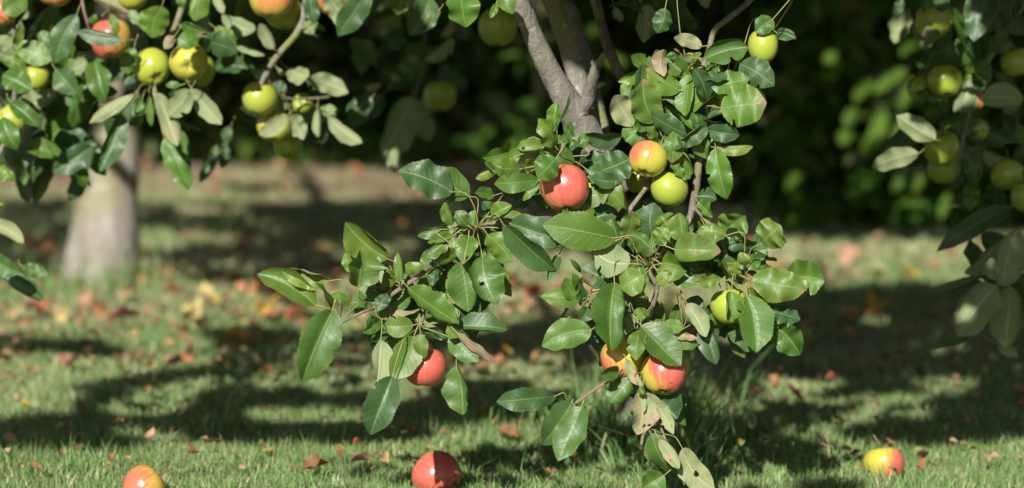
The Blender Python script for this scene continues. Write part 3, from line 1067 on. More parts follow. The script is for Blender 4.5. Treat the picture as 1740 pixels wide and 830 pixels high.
for tile, (bu, bv, tu, tv, W), side, off, tone, ex in rows(MAIN):
    s = TL[tile][2]
    nk, roll, holes = ex[0], float(ex[1]), int(ex[2])
    d = NODES[nk][2] - off * 1.6 / 100.0 - 0.004
    dz = rng.uniform(-0.008, 0.026)
    B, T = P(*tp(tile, bu, bv), d), P(*tp(tile, tu, tv), d - dz)
    Wm = 1.13 * W / s / FPX * d / math.cos(R(min(abs(roll), 50)))
    mb = MB()
    add_leaf(mb, B, T, Wm, side, tone, roll + rng.normal(0, 15), node(nk), True, None, holes)
    main_t.leaf(mb, Wm * np.linalg.norm(T - B))
    LIT += [B * .8 + T * .2, B * .5 + T * .5, B * .2 + T * .8] if tone != 'k' else []
for cx, cy, rx, ry, n in FILL:
    for _ in range(int(n * 3.5)):
        a, r_ = rng.uniform(0, 6.28), math.sqrt(rng.random())
        c = P(cx + rx * r_ * math.cos(a), cy + ry * r_ * math.sin(a), 3.45 + rng.choice([rng.uniform(0.015, 0.12), rng.uniform(-0.01, 0.03)], p=[.9, .1]))
        u = unit(np.array([rng.normal(0, .8), rng.normal(0, .35), rng.normal(-0.5, .6)]))
        L = rng.uniform(0.032, 0.066)
        mb = MB()
        add_leaf(mb, c - u * L / 2, c + u * L / 2, L * rng.uniform(.5, .62), 'u' if rng.random() < .9 else 'd', rng.choice(['n', 'b', 'l', 'e'], p=[.4, .35, .15, .1]), 0, None, True, tomid=unit(unit(CAM - c) + rng.normal(0, .55, 3) + [0, 0, .35]))
        main_t.leaf(mb, 0)
FILL2 = [(left_t, 60, 110, 85, 100, 26, 4.10, 4.45), (left_t, 180, 150, 80, 70, 14, 4.12, 4.45), (left_t, 300, 50, 90, 50, 10, 4.12, 4.45), (left_t, 330, 180, 40, 30, 2, 4.08, 4.2), (left_t, 480, 190, 65, 40, 5, 4.2, 4.4), (left_t, 410, 60, 60, 70, 8, 4.1, 4.4), (left_t, 90, 250, 70, 70, 16, 4.08, 4.3),
         (main_t, 680, 60, 80, 70, 14, 4.3, 4.9), (main_t, 1100, 10, 120, 40, 10, 3.7, 4.2), (right_t, 1640, 90, 100, 100, 30, 4.05, 4.4), (right_t, 1680, 250, 70, 110, 22, 4.1, 4.4), (right_t, 1700, 480, 50, 90, 10, 4.05, 4.3), (right_t, 1560, 20, 60, 40, 6, 4.1, 4.4)]
for tree, cx, cy, rx, ry, n, d0_, d1_ in FILL2:
    for _ in range(n):
        a, r_ = rng.uniform(0, 6.28), math.sqrt(rng.random())
        c = P(cx + rx * r_ * math.cos(a), cy + ry * r_ * math.sin(a), rng.uniform(d0_, d1_))
        u = unit(np.array([rng.normal(0, .7), rng.normal(0, .35), rng.normal(-0.7, .5)]))
        L = rng.uniform(0.05, 0.085)
        mb = MB()
        add_leaf(mb, c - u * L / 2, c + u * L / 2, L * rng.uniform(.48, .6), 'u' if rng.random() < .8 else 'd', rng.choice(['n', 'b', 'k']), 0, None, True, tomid=unit(unit(CAM - c) + rng.normal(0, .5, 3) + [0, 0, .3]))
        tree.leaf(mb, 0)
        if tree is right_t:
            SHADED.append(('right', c, .035))
for txt, tree in ((LEFT, left_t), (MID, main_t), (RIGHT, right_t)):
    for tile, (bu, bv, tu, tv, W), side, off, tone, ex in rows(txt):
        s = TL[tile][2]
        d = float(ex[0]) - off / 100.0
        dz = rng.uniform(-0.012, 0.02)
        B, T = P(*tp(tile, bu, bv), d), P(*tp(tile, tu, tv), d - dz)
        mb = MB()
        Wm = W / s / FPX * d * 0.94
        u = unit(T - B)
        nd = B - u * rng.uniform(.012, .022) + np.array([0, .012, .006])
        add_leaf(mb, B, T, Wm, side, tone, None, nd, True)
        tree.leaf(mb, Wm * np.linalg.norm(T - B) * (0.75 if tree is main_t else 1))
        if tree is right_t:
            SHADED += [('right', B * .7 + T * .3, .035), ('right', B * .3 + T * .7, .035)]
        elif tone == 'k':
            SHADED += [('main', B * .75 + T * .25, .035), ('main', B * .3 + T * .7, .035)]
        if tone != 'k' and tree is not right_t and d < 4.3 and not (tree is main_t and d > 3.7):
            LIT += [B * .7 + T * .3, B * .3 + T * .7]

# ------------------------------------------------------------------ trees: trunks, boughs, twigs
def PP(*rows_):
    return [P(*r) for r in rows_]

def limb(name, pts, radii, mat, root, sides=8, per=5, rough=0.05):
    mb = MB()
    tube(mb, pts, radii, sides, per, rough)
    return mb.build(name, mat, root, origin=np.asarray(pts[0]), uvs=False, tints=False)

base_main = G(1090, 748)
apple_tree = tag(empty('apple_tree', base_main), 'apple tree with a forked mossy grey trunk and low leafy boughs in sharp focus', 'tree')
mb = MB()
tube(mb, [base_main - [0, 0, .05]] + PP((1078, 640, 4.1), (1058, 500, 3.95), (1032, 350, 3.81), (1006, 275, 3.76), (987, 215, 3.74), (965, 175, 3.72), (935, 122, 3.70), (905, 58, 3.68), (882, -2, 3.66), (858, -90, 3.66), (800, -300, 3.62)) + [np.array([-.35, 3.3, 1.7])],
     [.047, .040, .036, .033, .031, .028, .0208, .0172, .0155, .0147, .0142, .013, .008], 14, 7, .05)
tube(mb, PP((1000, 240, 3.76), (992, 195, 3.765), (984, 145, 3.78), (967, 82, 3.79), (945, 22, 3.80), (920, -60, 3.85), (900, -260, 4.0)) + [np.array([.15, 4.2, 1.8])], [.020, .0180, .0165, .0155, .0148, .014, .012, .007], 12, 7, .05)
tube(mb, PP((985, 205, 3.73), (1000, 165, 3.70), (1010, 125, 3.68), (1016, 104, 3.675)), [.012, .0105, .0085, .006], 9, 6, .09)
tube(mb, PP((1011, 126, 3.682), (1020, 104, 3.67), (1027, 92, 3.665)), [.006, .005, .0045], 7, 4, .12)
tube(mb, PP((1011, 118, 3.68), (1007, 104, 3.672)), [.005, .003], 7, 4, .12)
tube(mb, PP((1018, 147, 3.69), (1026, 142, 3.68)), [.005, .003], 7, 4, .12)
tube(mb, PP((1030, 255, 3.80), (1014, 190, 3.86), (996, 110, 3.95), (972, 20, 4.02), (950, -80, 4.1)) + [np.array([.3, 4.6, 1.6])], [.014, .0135, .013, .012, .011, .006], 10, 6, .05)
mb.build('trunk', M_BARK, apple_tree, origin=base_main, uvs=False, tints=False)
limb('branch', PP((1028, 345, 3.81), (1088, 285, 3.80), (1098, 220, 3.80), (1078, 168, 3.82), (1046, 110, 3.86), (1028, 65, 3.9), (1012, 0, 3.95), (1000, -60, 4.0)) + [np.array([.10, 4.2, 1.3])], [.012, .010, .009, .009, .0085, .008, .008, .007, .005], M_TWIG, apple_tree, 10)
limb('branch', [np.array([.9, 3.9, 1.5]), np.array([.62, 3.65, 1.1])] + PP((1330, -80, 3.56), (1285, -10, 3.545), (1240, 30, 3.53), (1214, 52, 3.52), (1203, 92, 3.51), (1181, 150, 3.5), (1167, 205, 3.5), (1186, 255, 3.49), (1185, 300, 3.485), (1178, 345, 3.48), (1168, 378, 3.475), (1135, 425, 3.47), (1104, 455, 3.465),
     (1116, 492, 3.465), (1098, 548, 3.47), (1094, 562, 3.47), (1104, 640, 3.462), (1110, 690, 3.45), (1127, 738, 3.43), (1145, 780, 3.42), (1163, 824, 3.41)),
     [.010, .007, .0052, .0046, .0042, .0042, .0045, .0052, .0062, .006, .0058, .0056, .0052, .0045, .0042, .004, .0038, .0034, .0026, .0022, .0020, .0017, .0013], M_TWIG, apple_tree, 8, 6, .1)
limb('branch', PP((1178, 350, 3.48), (1200, 374, 3.475), (1226, 410, 3.465), (1240, 452, 3.46), (1264, 476, 3.452)), [.005, .0042, .0034, .003, .0026], M_TWIG, apple_tree, 7, 6, .1)
limb('branch', PP((1120, 280, 3.5), (1097, 320, 3.485), (1070, 357, 3.48), (1045, 400, 3.49), (1018, 437, 3.48), (985, 482, 3.475), (962, 527, 3.472), (945, 556, 3.47), (925, 588, 3.46)), [.004, .0036, .0034, .0032, .003, .0026, .0022, .0018, .0010], M_TWIG, apple_tree, 7, 6, .1)
limb('branch', PP((1030, 348, 3.80), (985, 374, 3.62), (930, 374, 3.51), (870, 376, 3.47), (813, 388, 3.455), (780, 406, 3.45), (745, 440, 3.448), (711, 470, 3.445), (681, 490, 3.44), (637, 521, 3.438), (605, 536, 3.434), (574, 552, 3.43)),
     [.010, .0075, .006, .0054, .005, .0046, .0042, .0038, .0033, .0027, .0022, .0018], M_TWIG, apple_tree, 8, 6, .1)
limb('branch', PP((703, 478, 3.443), (722, 520, 3.45), (714, 558, 3.452)), [.0026, .0022, .0022], M_TWIG, apple_tree, 7, 5, .1)
limb('branch', PP((994, 258, 3.745), (974, 275, 3.6), (951, 270, 3.472)), [.007, .0055, .0050], M_TWIG, apple_tree, 7, 5, .1)
limb('branch', PP((1094, 562, 3.47), (1082, 605, 3.45), (1067, 627, 3.44), (1008, 664, 3.43), (967, 693, 3.42)), [.0032, .0028, .0025, .0023, .0020], M_TWIG_RED, apple_tree, 7, 6, .08)
for pts, r in ((((1203, 92, 3.51), (1226, 118, 3.495), (1234, 152, 3.485)), .003), (((1181, 150, 3.5), (1195, 180, 3.49), (1200, 212, 3.487)), .003), (((1094, 562, 3.47), (1125, 548, 3.46), (1160, 560, 3.465)), .0026),
               (((870, -60, 3.66), (790, -95, 3.64), (700, -50, 3.66)), .005), (((905, -60, 3.85), (800, -60, 4.4), (728, 40, 4.72), (722, 110, 4.75), (706, 165, 4.7)), .0045)):
    limb('twig', PP(*pts), [r, r * .8, r * .55], M_TWIG, apple_tree, 7, 6, .1)

base_left = G(172, 480)
left_tree = tag(empty('apple_tree', base_left), 'apple tree with one thick pale trunk, its laden boughs hanging at the upper left', 'tree')
mb = MB()
tube(mb, [base_left - [0, 0, .06]] + PP((172, 472, 6.84), (177, 410, 6.84), (183, 335, 6.85), (193, 262, 6.86), (199, 190, 6.88), (203, 60, 6.9), (204, -120, 6.92)), [.134, .111, .098, .088, .073, .066, .064, .062], 22, 8, .035)
mb.build('trunk', M_BARK_PALE, left_tree, origin=base_left, uvs=False, tints=False)
ltop = P(204, -110, 6.92)
limb('branch', [ltop, ltop + [.15, -.8, .25], np.array([-.55, 5.0, 1.25]), P(560, -190, 4.3)] + PP((528, -30, 4.13), (514, 32, 4.11), (502, 60, 4.1), (472, 94, 4.1), (450, 130, 4.1), (442, 150, 4.1)), [.05, .035, .02, .012,   .008, .0062, .0057, .0053, .005, .0035], M_BARK, left_tree, 9)
limb('branch', [ltop, ltop + [-.2, -.9, .2], np.array([-.75, 4.8, 1.15]), P(340, -130, 4.2)] + PP((318, -20, 4.1), (300, 40, 4.07), (275, 95, 4.06), (262, 150, 4.05), (270, 190, 4.03)), [.045, .03, .017, .009, .006, .005, .0042, .003, .002], M_BARK, left_tree, 9)
limb('branch', [ltop + [0, 0, .05], ltop + [-.5, -1., .2], np.array([-1.1, 4.8, 1.05]), P(60, -140, 4.2)] + PP((20, 10, 4.08), (30, 95, 4.06), (15, 220, 4.07), (-30, 330, 4.05), (-20, 430, 4.03)), [.04, .028, .016, .009, .006, .005, .004, .003, .002], M_BARK, left_tree, 9)
for pts, r, m in ((((135, -50, 4.05), (141, 10, 4.03), (151, 50, 4.03), (148, 70, 4.03)), .0028, M_TWIG_RED), (((450, 130, 4.1), (480, 165, 4.14), (520, 168, 4.17), (560, 165, 4.18)), .003, M_TWIG),
                  (((30, 95, 4.06), (80, 90, 4.05), (130, 100, 4.05)), .0025, M_TWIG), (((300, 40, 4.07), (330, 60, 4.05), (352, 62, 4.04)), .0026, M_TWIG), (((-20, 430, 4.03), (5, 448, 4.02), (20, 462, 4.03)), .002, M_TWIG)):
    limb('twig', PP(*pts), [r, r * .8, r * .6], m, left_tree, 7, 6, .1)

base_right = np.array([2.15, 5.1, 0.0])
right_tree = tag(empty('apple_tree', base_right), 'shaded apple tree whose drooping boughs of dull green apples hang in at the right edge', 'tree')
mb = MB()
tube(mb, [base_right - [0, 0, .05], base_right + [0, -.02, .1], base_right + [-.03, -.05, .5], base_right + [-.02, -.1, 1.1]], [.12, .085, .07, .06], 14, 8, .05)
mb.build('trunk', M_BARK, right_tree, origin=base_right, uvs=False, tints=False)
rtop = base_right + [-.02, -.1, 1.05]
limb('branch', [rtop, np.array([1.7, 4.7, 1.45]), np.array([1.2, 4.3, 1.2])] + PP((1790, -60, 4.2), (1715, 40, 4.16), (1668, 130, 4.13), (1640, 220, 4.1), (1625, 300, 4.1)), [.035, .022, .012, .007, .005, .0042, .003, .002], M_BARK, right_tree, 9)
limb('branch', [rtop, np.array([1.9, 4.5, 1.3]), np.array([1.35, 4.15, .9])] + PP((1850, 330, 4.1), (1760, 440, 4.05), (1698, 486, 4.02), (1668, 560, 4.0), (1700, 590, 4.0)), [.03, .018, .009, .006, .0045, .003, .002, .0014], M_BARK, right_tree, 9)
limb('twig', PP((1715, 40, 4.16), (1650, 20, 4.13), (1600, 10, 4.12)), [.003, .0025, .002], M_TWIG, right_tree, 7)

# ------------------------------------------------------------------ ground areas the unseen crowns are shaped to shade or leave lit
SH_POLY = [[(540, 262), (700, 270), (930, 300), (930, 350), (820, 332), (690, 296), (540, 286)], [(380, 318), (520, 312), (560, 322), (420, 330)], [(1120, 385), (1800, 385), (1800, 402), (1120, 412)], [(-60, 200), (240, 200), (240, 290), (-60, 300)], [(-60, 335), (112, 335), (112, 470), (-60, 480)],
           [(236, 345), (745, 345), (760, 395), (500, 402), (236, 386)], [(236, 425), (500, 402), (740, 388), (740, 462), (500, 476), (236, 470)], [(760, 330), (1200, 340), (1200, 470), (1030, 470), (1000, 420), (760, 430)],
           [(-60, 578), (185, 572), (185, 600), (-60, 610)], [(345, 560), (480, 548), (500, 592), (380, 592)], [(480, 566), (1010, 566), (1010, 618), (520, 612)],
           [(150, 668), (240, 642), (560, 602), (680, 612), (860, 642), (1000, 690), (860, 722), (640, 748), (420, 758), (150, 702)], [(-60, 744), (60, 722), (200, 715), (232, 772), (-60, 772)],
           [(600, 782), (1010, 762), (1010, 808), (620, 812)], [(1290, 486), (1800, 480), (1800, 622), (1500, 642), (1290, 632)], [(1000, 540), (1300, 540), (1300, 640), (1000, 650)],
           [(1190, 716), (1330, 692), (1480, 662), (1560, 642), (1800, 622), (1800, 742), (1560, 748), (1440, 762), (1440, 840), (1180, 840)]]
LIT_POLY = [[(640, 652), (730, 650), (720, 680), (640, 682)], [(440, 703), (640, 700), (640, 722), (440, 722)], [(1000, 615), (1100, 612), (1100, 640), (1000, 642)], [(1500, 672), (1690, 650), (1690, 668), (1500, 695)],
            [(1500, 700), (1680, 690), (1680, 712), (1500, 722)], [(1550, 726), (1720, 700), (1730, 722), (1560, 740)], [(1180, 566), (1290, 560), (1290, 580), (1180, 586)], [(1640, 600), (1720, 590), (1720, 612), (1640, 615)],
            [(280, 350), (420, 350), (420, 362), (280, 362)], [(560, 420), (700, 410), (700, 428), (560, 436)]]
def inside(poly, x, y):
    c = np.zeros(len(x), bool)
    n = len(poly)
    for i in range(n):
        (x1, y1), (x2, y2) = poly[i], poly[(i + 1) % n]
        if y1 == y2:
            continue
        c ^= ((y1 > y) != (y2 > y)) & (x < (x2 - x1) * (y - y1) / (y2 - y1) + x1)
    return c

# the few hedge leaves that catch the sun: base x y, tip x y, width, distance
RDL = """
X 1502 185 1462 268 42 8.3
X 1483 138 1452 176 34 8.32
X 1456 185 1436 216 30 8.35
X 1538 118 1484 160 32 8.32
X 1562 76 1530 96 24 8.35
X 1570 130 1528 190 28 8.3
X 1358 296 1334 326 26 8.45
X 1528 302 1520 328 28 8.4
X 1566 300 1554 334 30 8.4
X 1612 328 1598 374 20 8.4
X 1420 90 1400 110 26 8.4
X 1440 220 1430 250 26 8.35
X 1545 200 1520 250 24 8.35
X 1480 190 1440 216 24 8.4
X 1610 60 1580 90 24 8.4
"""
HEDGE_LIT = []
for ln in RDL.strip().splitlines():
    c = [float(z) for z in ln.split()[1:]]
    HEDGE_LIT += [(c[0] + (c[2] - c[0]) * k, c[1] + (c[3] - c[1]) * k, c[5]) for k in (.12, .37, .63, .88)]
HEDGE_LIT += [(1010, 50, 9.5), (1040, 100, 9.5), (1060, 110, 9.5), (1000, 110, 9.5), (850, 170, 9.6), (840, 190, 9.6), (860, 185, 9.6), (815, 205, 9.6)]
for a, b, c in ((872, 0, 3.66), (882, 20, 3.66), (898, 45, 3.67), (915, 80, 3.68), (932, 115, 3.69), (950, 145, 3.7), (968, 178, 3.71), (985, 200, 3.72), (990, 225, 3.73), (978, 130, 3.77), (985, 155, 3.76), (1010, 120, 3.67), (1004, 150, 3.69), (1014, 195, 3.84), (1018, 215, 3.83),
                (150, 460, 6.75), (190, 460, 6.74), (215, 460, 6.76), (150, 420, 6.76), (190, 420, 6.74), (215, 410, 6.77), (155, 380, 6.76), (190, 380, 6.75), (220, 370, 6.78), (165, 340, 6.77), (200, 340, 6.76), (220, 330, 6.78), (180, 300, 6.78), (215, 300, 6.78), (190, 265, 6.79), (220, 265, 6.79), (205, 235, 6.8)):
    LIT.append(P(a, b, c))
for p in HEDGE_LIT:
    LIT.append(P(*p))
LITW = [0.045] * (len(LIT) - len(HEDGE_LIT) - 32) + [0.008] * 15 + [0.045] * 17 + [0.026] * len(HEDGE_LIT)
for tile, u, v, d, r_ in (('RB', 200, 450, 4.02, .03), ('RA', 330, 190, 4.1, .022), ('RA', 470, 610, 4.08, .022), ('RB', 470, 350, 4.05, .016), ('RB', 425, 410, 4.05, .014), ('RC', 300, 600, 3.95, .025), ('RC', 240, 530, 3.95, .02), ('RC', 520, 220, 3.98, .03),
                          ('RC', 340, 250, 4.03, .022), ('RC', 400, 330, 3.98, .022), ('RB', 240, 165, 4.02, .02), ('RA', 540, 170, 4.1, .02), ('RA', 120, 50, 4.2, .03), ('RC', 490, 760, 4.02, .02), ('RA', 650, 570, 4.1, .03), ('RA', 590, 300, 4.1, .02), ('RC', 440, 490, 3.97, .018)):
    LIT.append(P(*tp(tile, u, v), d)); LITW.append(r_ * .6 - .006 if tile == 'RC' else r_)
APPLE_LIT = [(961, 319, 3.45), (940, 335, 3.45), (980, 340, 3.45), (1101, 270, 3.45), (1138, 325, 3.45), (1126, 650, 3.43), (1045, 620, 3.45), (722, 635, 3.45), (1297, 80, 3.45), (260, 120, 4.02), (321, 105, 4.0), (446, 165, 4.1), (185, 55, 4.05), (462, 8, 4.05), (482, 45, 4.05), (66, 140, 4.05), (22, 215, 4.05),
             (1501, 790, 3.8), (1485, 775, 3.8), (743, 800, 3.7), (760, 790, 3.7), (720, 800, 3.7), (244, 815, 3.55), (470, 215, 4.1), (1250, 500, 3.45), (225, 5, 4.05), (95, 5, 4.05)]
for p in APPLE_LIT:
    LIT.append(P(*p)); LITW.append(.05)
for poly in LIT_POLY[:3]:
    for x in range(1, 1740, 26):
        for y in range(600, 745, 9):
            if inside(poly, np.array([float(x)]), np.array([float(y)]))[0]:
                LIT.append(G(x, y)); LITW.append(.012)
LIT.append(G(1488, 526, .02)); LITW.append(.03)
LIT_A, LITW_A = np.array(LIT), np.array(LITW)

def sunlit_block(p):
    """True where a leaf at p would shade one of the places the sun reaches."""
    out = np.zeros(len(p), bool)
    for k in range(0, len(p), 4000):
        q = p[k:k + 4000, None, :] - LIT_A[None]
        al = q @ TO_SUN
        pr = (q ** 2).sum(-1) - al ** 2
        out[k:k + 4000] = ((al > 0.10) & (pr < (LITW_A[None] + 0.018) ** 2)).any(1)
    return out

def in_frame(p, extra=45):
    px, py, d = project(p)
    bl = 0.5 * .0354 * np.abs(d - 3.45) / np.maximum(d, .1) / 3.45 * FPX
    mg = extra + bl + 0.05 * FPX / np.maximum(d, .1)
    return (d > .15) & (px > -mg) & (px < 1740 + mg) & (py > -mg) & (py < 830 + mg)

def keep_crown(p):  # trims the unseen crowns so their shadows fill only the marked areas
    g = p - TO_SUN * (p[:, 2:3] / TO_SUN[2])
    px, py, d = project(g)
    hedge = ((g[:, 1] > 8.5) & (g[:, 0] > .7)) | (g[:, 1] > 12.8)
    onframe = (px > -40) & (px < 1780) & (py < 850) & (d > 0) & ~hedge
    sh = np.zeros(len(p), bool)
    for poly in SH_POLY:
        sh |= inside(poly, px, py)
    for poly in LIT_POLY:
        sh &= ~inside(poly, px, py)
    k = np.where(onframe, sh, True)
    return k & ~sunlit_block(p) & ~in_frame(p)

def unseen_crown_leaves(mb, n, cen, rad, size, tone=(.12, .2, .15)):  # added out of view, kept only where their shadow is wanted
    p = rng.normal(size=(n, 3))
    p /= np.linalg.norm(p, axis=1, keepdims=True)
    p = np.array(cen) + p * (rng.random((n, 1)) ** (1 / 2.4)) * np.array(rad)
    p = p[keep_crown(p)]
    quick_leaves(mb, p, size, tone)
    return len(p)

def quick_leaves(mb, p, size, tone, ratio=.58, axis=None, face=None):
    """Many folded leaves of eight faces each, scattered at the points p."""
    n = len(p)
    if not n:
        return
    u = rng.normal(size=(n, 3)) * [1, 1, .6] + [0, 0, -.45] if axis is None else axis
    u /= np.linalg.norm(u, axis=1, keepdims=True)
    f = rng.normal(size=(n, 3)) * .7 + [0, -.35, .75] if face is None else face
    nn = f - u * (f * u).sum(1, keepdims=True)
    nn /= np.linalg.norm(nn, axis=1, keepdims=True)
    w = np.cross(nn, u)
    L = size * np.exp(rng.normal(0, .18, n))
    ts = np.array([0, .22, .5, .78, 1.0]); ws = np.array([.06, .8, 1.0, .66, .02])
    V = np.empty((n, 15, 3)); UV = np.empty((n, 15, 2))
    fold, bend = rng.uniform(.05, .4, n), rng.uniform(-.02, .22, n)
    for i in range(5):
        for j, s in enumerate((-1, 0, 1)):
            off = (ts[i] - .5) * L
            hw = ws[i] * L * ratio * .5
            V[:, i * 3 + j] = p + u * off[:, None] + w * (s * hw)[:, None] + nn * ((fold * hw * abs(s)) + bend * L * 2 * ts[i] * (1 - ts[i]))[:, None]
            UV[:, i * 3 + j] = (ts[i], (s + 1) / 2)
    T = np.empty((n, 4))
    T[:, :3] = np.clip(np.array(tone) + rng.normal(0, .14, (n, 3)), 0, 1)
    T[:, 3] = rng.random(n)
    T = np.repeat(T[:, None], 15, 1)
    loc = []
    for i in range(4):
        for j in range(2):
            a = i * 3 + j
            loc.append((a, a + 3, a + 4, a + 1))
    F = (np.arange(n)[:, None, None] * 15 + np.array(loc)[None]).reshape(-1, 4)
    mb.add(V.reshape(-1, 3), F.tolist(), UV.reshape(-1, 2), T.reshape(-1, 4), 0)

def shade_points(pts, rad, t0, t1, layers):  # sunward spots for unseen leaves added to shade the given points
    p = np.repeat(np.asarray(pts, float), layers, 0)
    r = np.repeat(np.broadcast_to(np.asarray(rad, float), (len(pts),)), layers)
    q = p + TO_SUN * rng.uniform(t0, t1, (len(p), 1)) + rng.normal(0, .55, (len(p), 3)) * r[:, None]
    return q[~in_frame(q) & ~sunlit_block(q)]

def box_points(n, x0, x1, y, z0, z1):
    return np.stack([rng.uniform(x0, x1, n), np.full(n, y), rng.uniform(z0, z1, n)], -1)

def ground_points(n, y0, y1):
    px, py = rng.uniform(-60, 1800, n), rng.uniform(y0, y1, n)
    sh = np.zeros(n, bool)
    for poly in SH_POLY:
        sh |= inside(poly, px, py)
    for poly in LIT_POLY:
        sh &= ~inside(poly, px, py)
    return np.array([G(a, b) for a, b in zip(px[sh], py[sh])])

for a, b, c in ((1095, 205, 3.8), (1085, 185, 3.81), (1072, 160, 3.83), (1060, 140, 3.84), (1048, 118, 3.86), (1038, 95, 3.87), (1028, 70, 3.9), (1018, 40, 3.92), (1010, 10, 3.95), (936, 0, 3.81), (946, 25, 3.8), (957, 55, 3.79), (967, 82, 3.79), (972, 98, 3.785), (940, 12, 3.8), (952, 40, 3.8), (996, 110, 3.95), (985, 60, 3.98), (972, 20, 4.02), (962, -20, 4.05), (990, 85, 3.96), (978, 40, 4.0), (846, 46, 4.2), (840, 30, 4.2), (860, 30, 4.2), (846, 62, 4.2), (747, 163, 4.8), (740, 150, 4.8), (755, 170, 4.8)):
    SHADED.append(('main', P(a, b, c - .01), .03))
for a, b, c in ((1300, -30, 3.55), (1285, -10, 3.54), (1262, 12, 3.54), (1240, 30, 3.53), (1222, 45, 3.52), (1000, -20, 3.98), (1012, 0, 3.95), (1022, 40, 3.92), (1000, 45, 3.95)):
    SHADED.append(('main', P(a, b, c), .03))
for a, b, c in ((1726, 106, 4.15), (1711, 297, 4.1), (1700, 280, 4.1), (1720, 315, 4.1), (1748, 332, 4.05), (1735, 350, 4.05), (1663, 220, 4.12), (1603, 287, 4.16), (1620, 240, 4.1), (1585, 240, 4.1), (1600, 300, 4.15), (1659, 172, 4.14), (1564, 152, 4.16), (1590, 125, 4.12), (1620, 125, 4.12), (1610, 160, 4.12), (1570, 25, 4.15), (1605, 45, 4.15), (1600, 15, 4.15)):
    SHADED.append(('right', P(a, b, c - .02), .025))

def crown_limbs(root, top, cen, rad, n, r0):
    for _ in range(n):
        for _try in range(20):
            e = np.array(cen) + rng.normal(0, .45, 3) * np.array(rad)
            pts = [top, top * .6 + e * .4 + [0, 0, .15], top * .25 + e * .75 + rng.normal(0, .08, 3), e]
            c = catmull(pts, 14)
            if not in_frame(c[2:], 20).any() and not sunlit_block(c).any():
                limb('limb', pts, [r0, r0 * .7, r0 * .4, r0 * .15], M_BARK, root, 7, 4)
                break

crown_and_occluders = MB()  # small bough leaves plus unseen ones added overhead to cast shade
main_t.finish(apple_tree, crown_and_occluders)
CM, RM = (-.25, 3.0, 1.8), (2.1, 2.1, .95)
unseen_crown_leaves(crown_and_occluders, 11000, CM, RM, .072)
sel = [(p, r) for k, p, r in SHADED if k == 'main']
quick_leaves(crown_and_occluders, shade_points([p for p, r in sel], [r for p, r in sel], .75, 2.4, 26), .070, (.12, .2, .15))
gp = ground_points(5200, 480, 835)
quick_leaves(crown_and_occluders, shade_points(gp, .02, 2.0, 3.9, 4), .072, (.12, .2, .15))
tag(crown_and_occluders.build('crown_and_occluders', [M_LEAF, M_PET], apple_tree, origin=np.array(CM)), kind='stuff')
crown_limbs(apple_tree, np.array([-.33, 3.35, 1.6]), CM, RM, 9, .012)
crown_limbs(apple_tree, np.array([.15, 4.1, 1.7]), CM, RM, 5, .010)
crown_and_occluders = MB()
left_t.finish(left_tree, crown_and_occluders)
CL, RL = (-1.3, 7.6, 2.4), (2.9, 2.9, 1.55)
unseen_crown_leaves(crown_and_occluders, 22000, CL, RL, .085)
quick_leaves(crown_and_occluders, shade_points(box_points(4200, -3.4, 1.75, 12.85, 0, 1.05), .05, 4.2, 8.0, 3), .095, (.12, .2, .15))
gp = ground_points(2600, 270, 480)
quick_leaves(crown_and_occluders, shade_points(gp, .03, 3.2, 6.5, 4), .085, (.12, .2, .15))
tag(crown_and_occluders.build('crown_and_occluders', [M_LEAF, M_PET], left_tree, origin=np.array(CL)), kind='stuff')
crown_limbs(left_tree, ltop + [0, 0, .05], CL, RL, 12, .035)
crown_and_occluders = MB()
right_t.finish(right_tree, crown_and_occluders)
CR, RR = (1.7, 5.0, 1.95), (1.9, 2.2, 1.05)
unseen_crown_leaves(crown_and_occluders, 14000, CR, RR, .078)
sel = [(p, r) for k, p, r in SHADED if k == 'right']
quick_leaves(crown_and_occluders, shade_points([p for p, r in sel], [r for p, r in sel], .8, 2.6, 16), .070, (.12, .2, .15))
quick_leaves(crown_and_occluders, shade_points(box_points(4500, .95, 2.6, 8.5, 0, 1.0), .05, 2.4, 5.4, 4), .085, (.12, .2, .15))
quick_leaves(crown_and_occluders, shade_points(box_points(1500, .05, 1.3, 9.7, 0, 1.0), .05, 2.8, 5.8, 4), .085, (.12, .2, .15))
tag(crown_and_occluders.build('crown_and_occluders', [M_LEAF, M_PET], right_tree, origin=np.array(CR)), kind='stuff')
crown_limbs(right_tree, rtop, CR, RR, 9, .03)

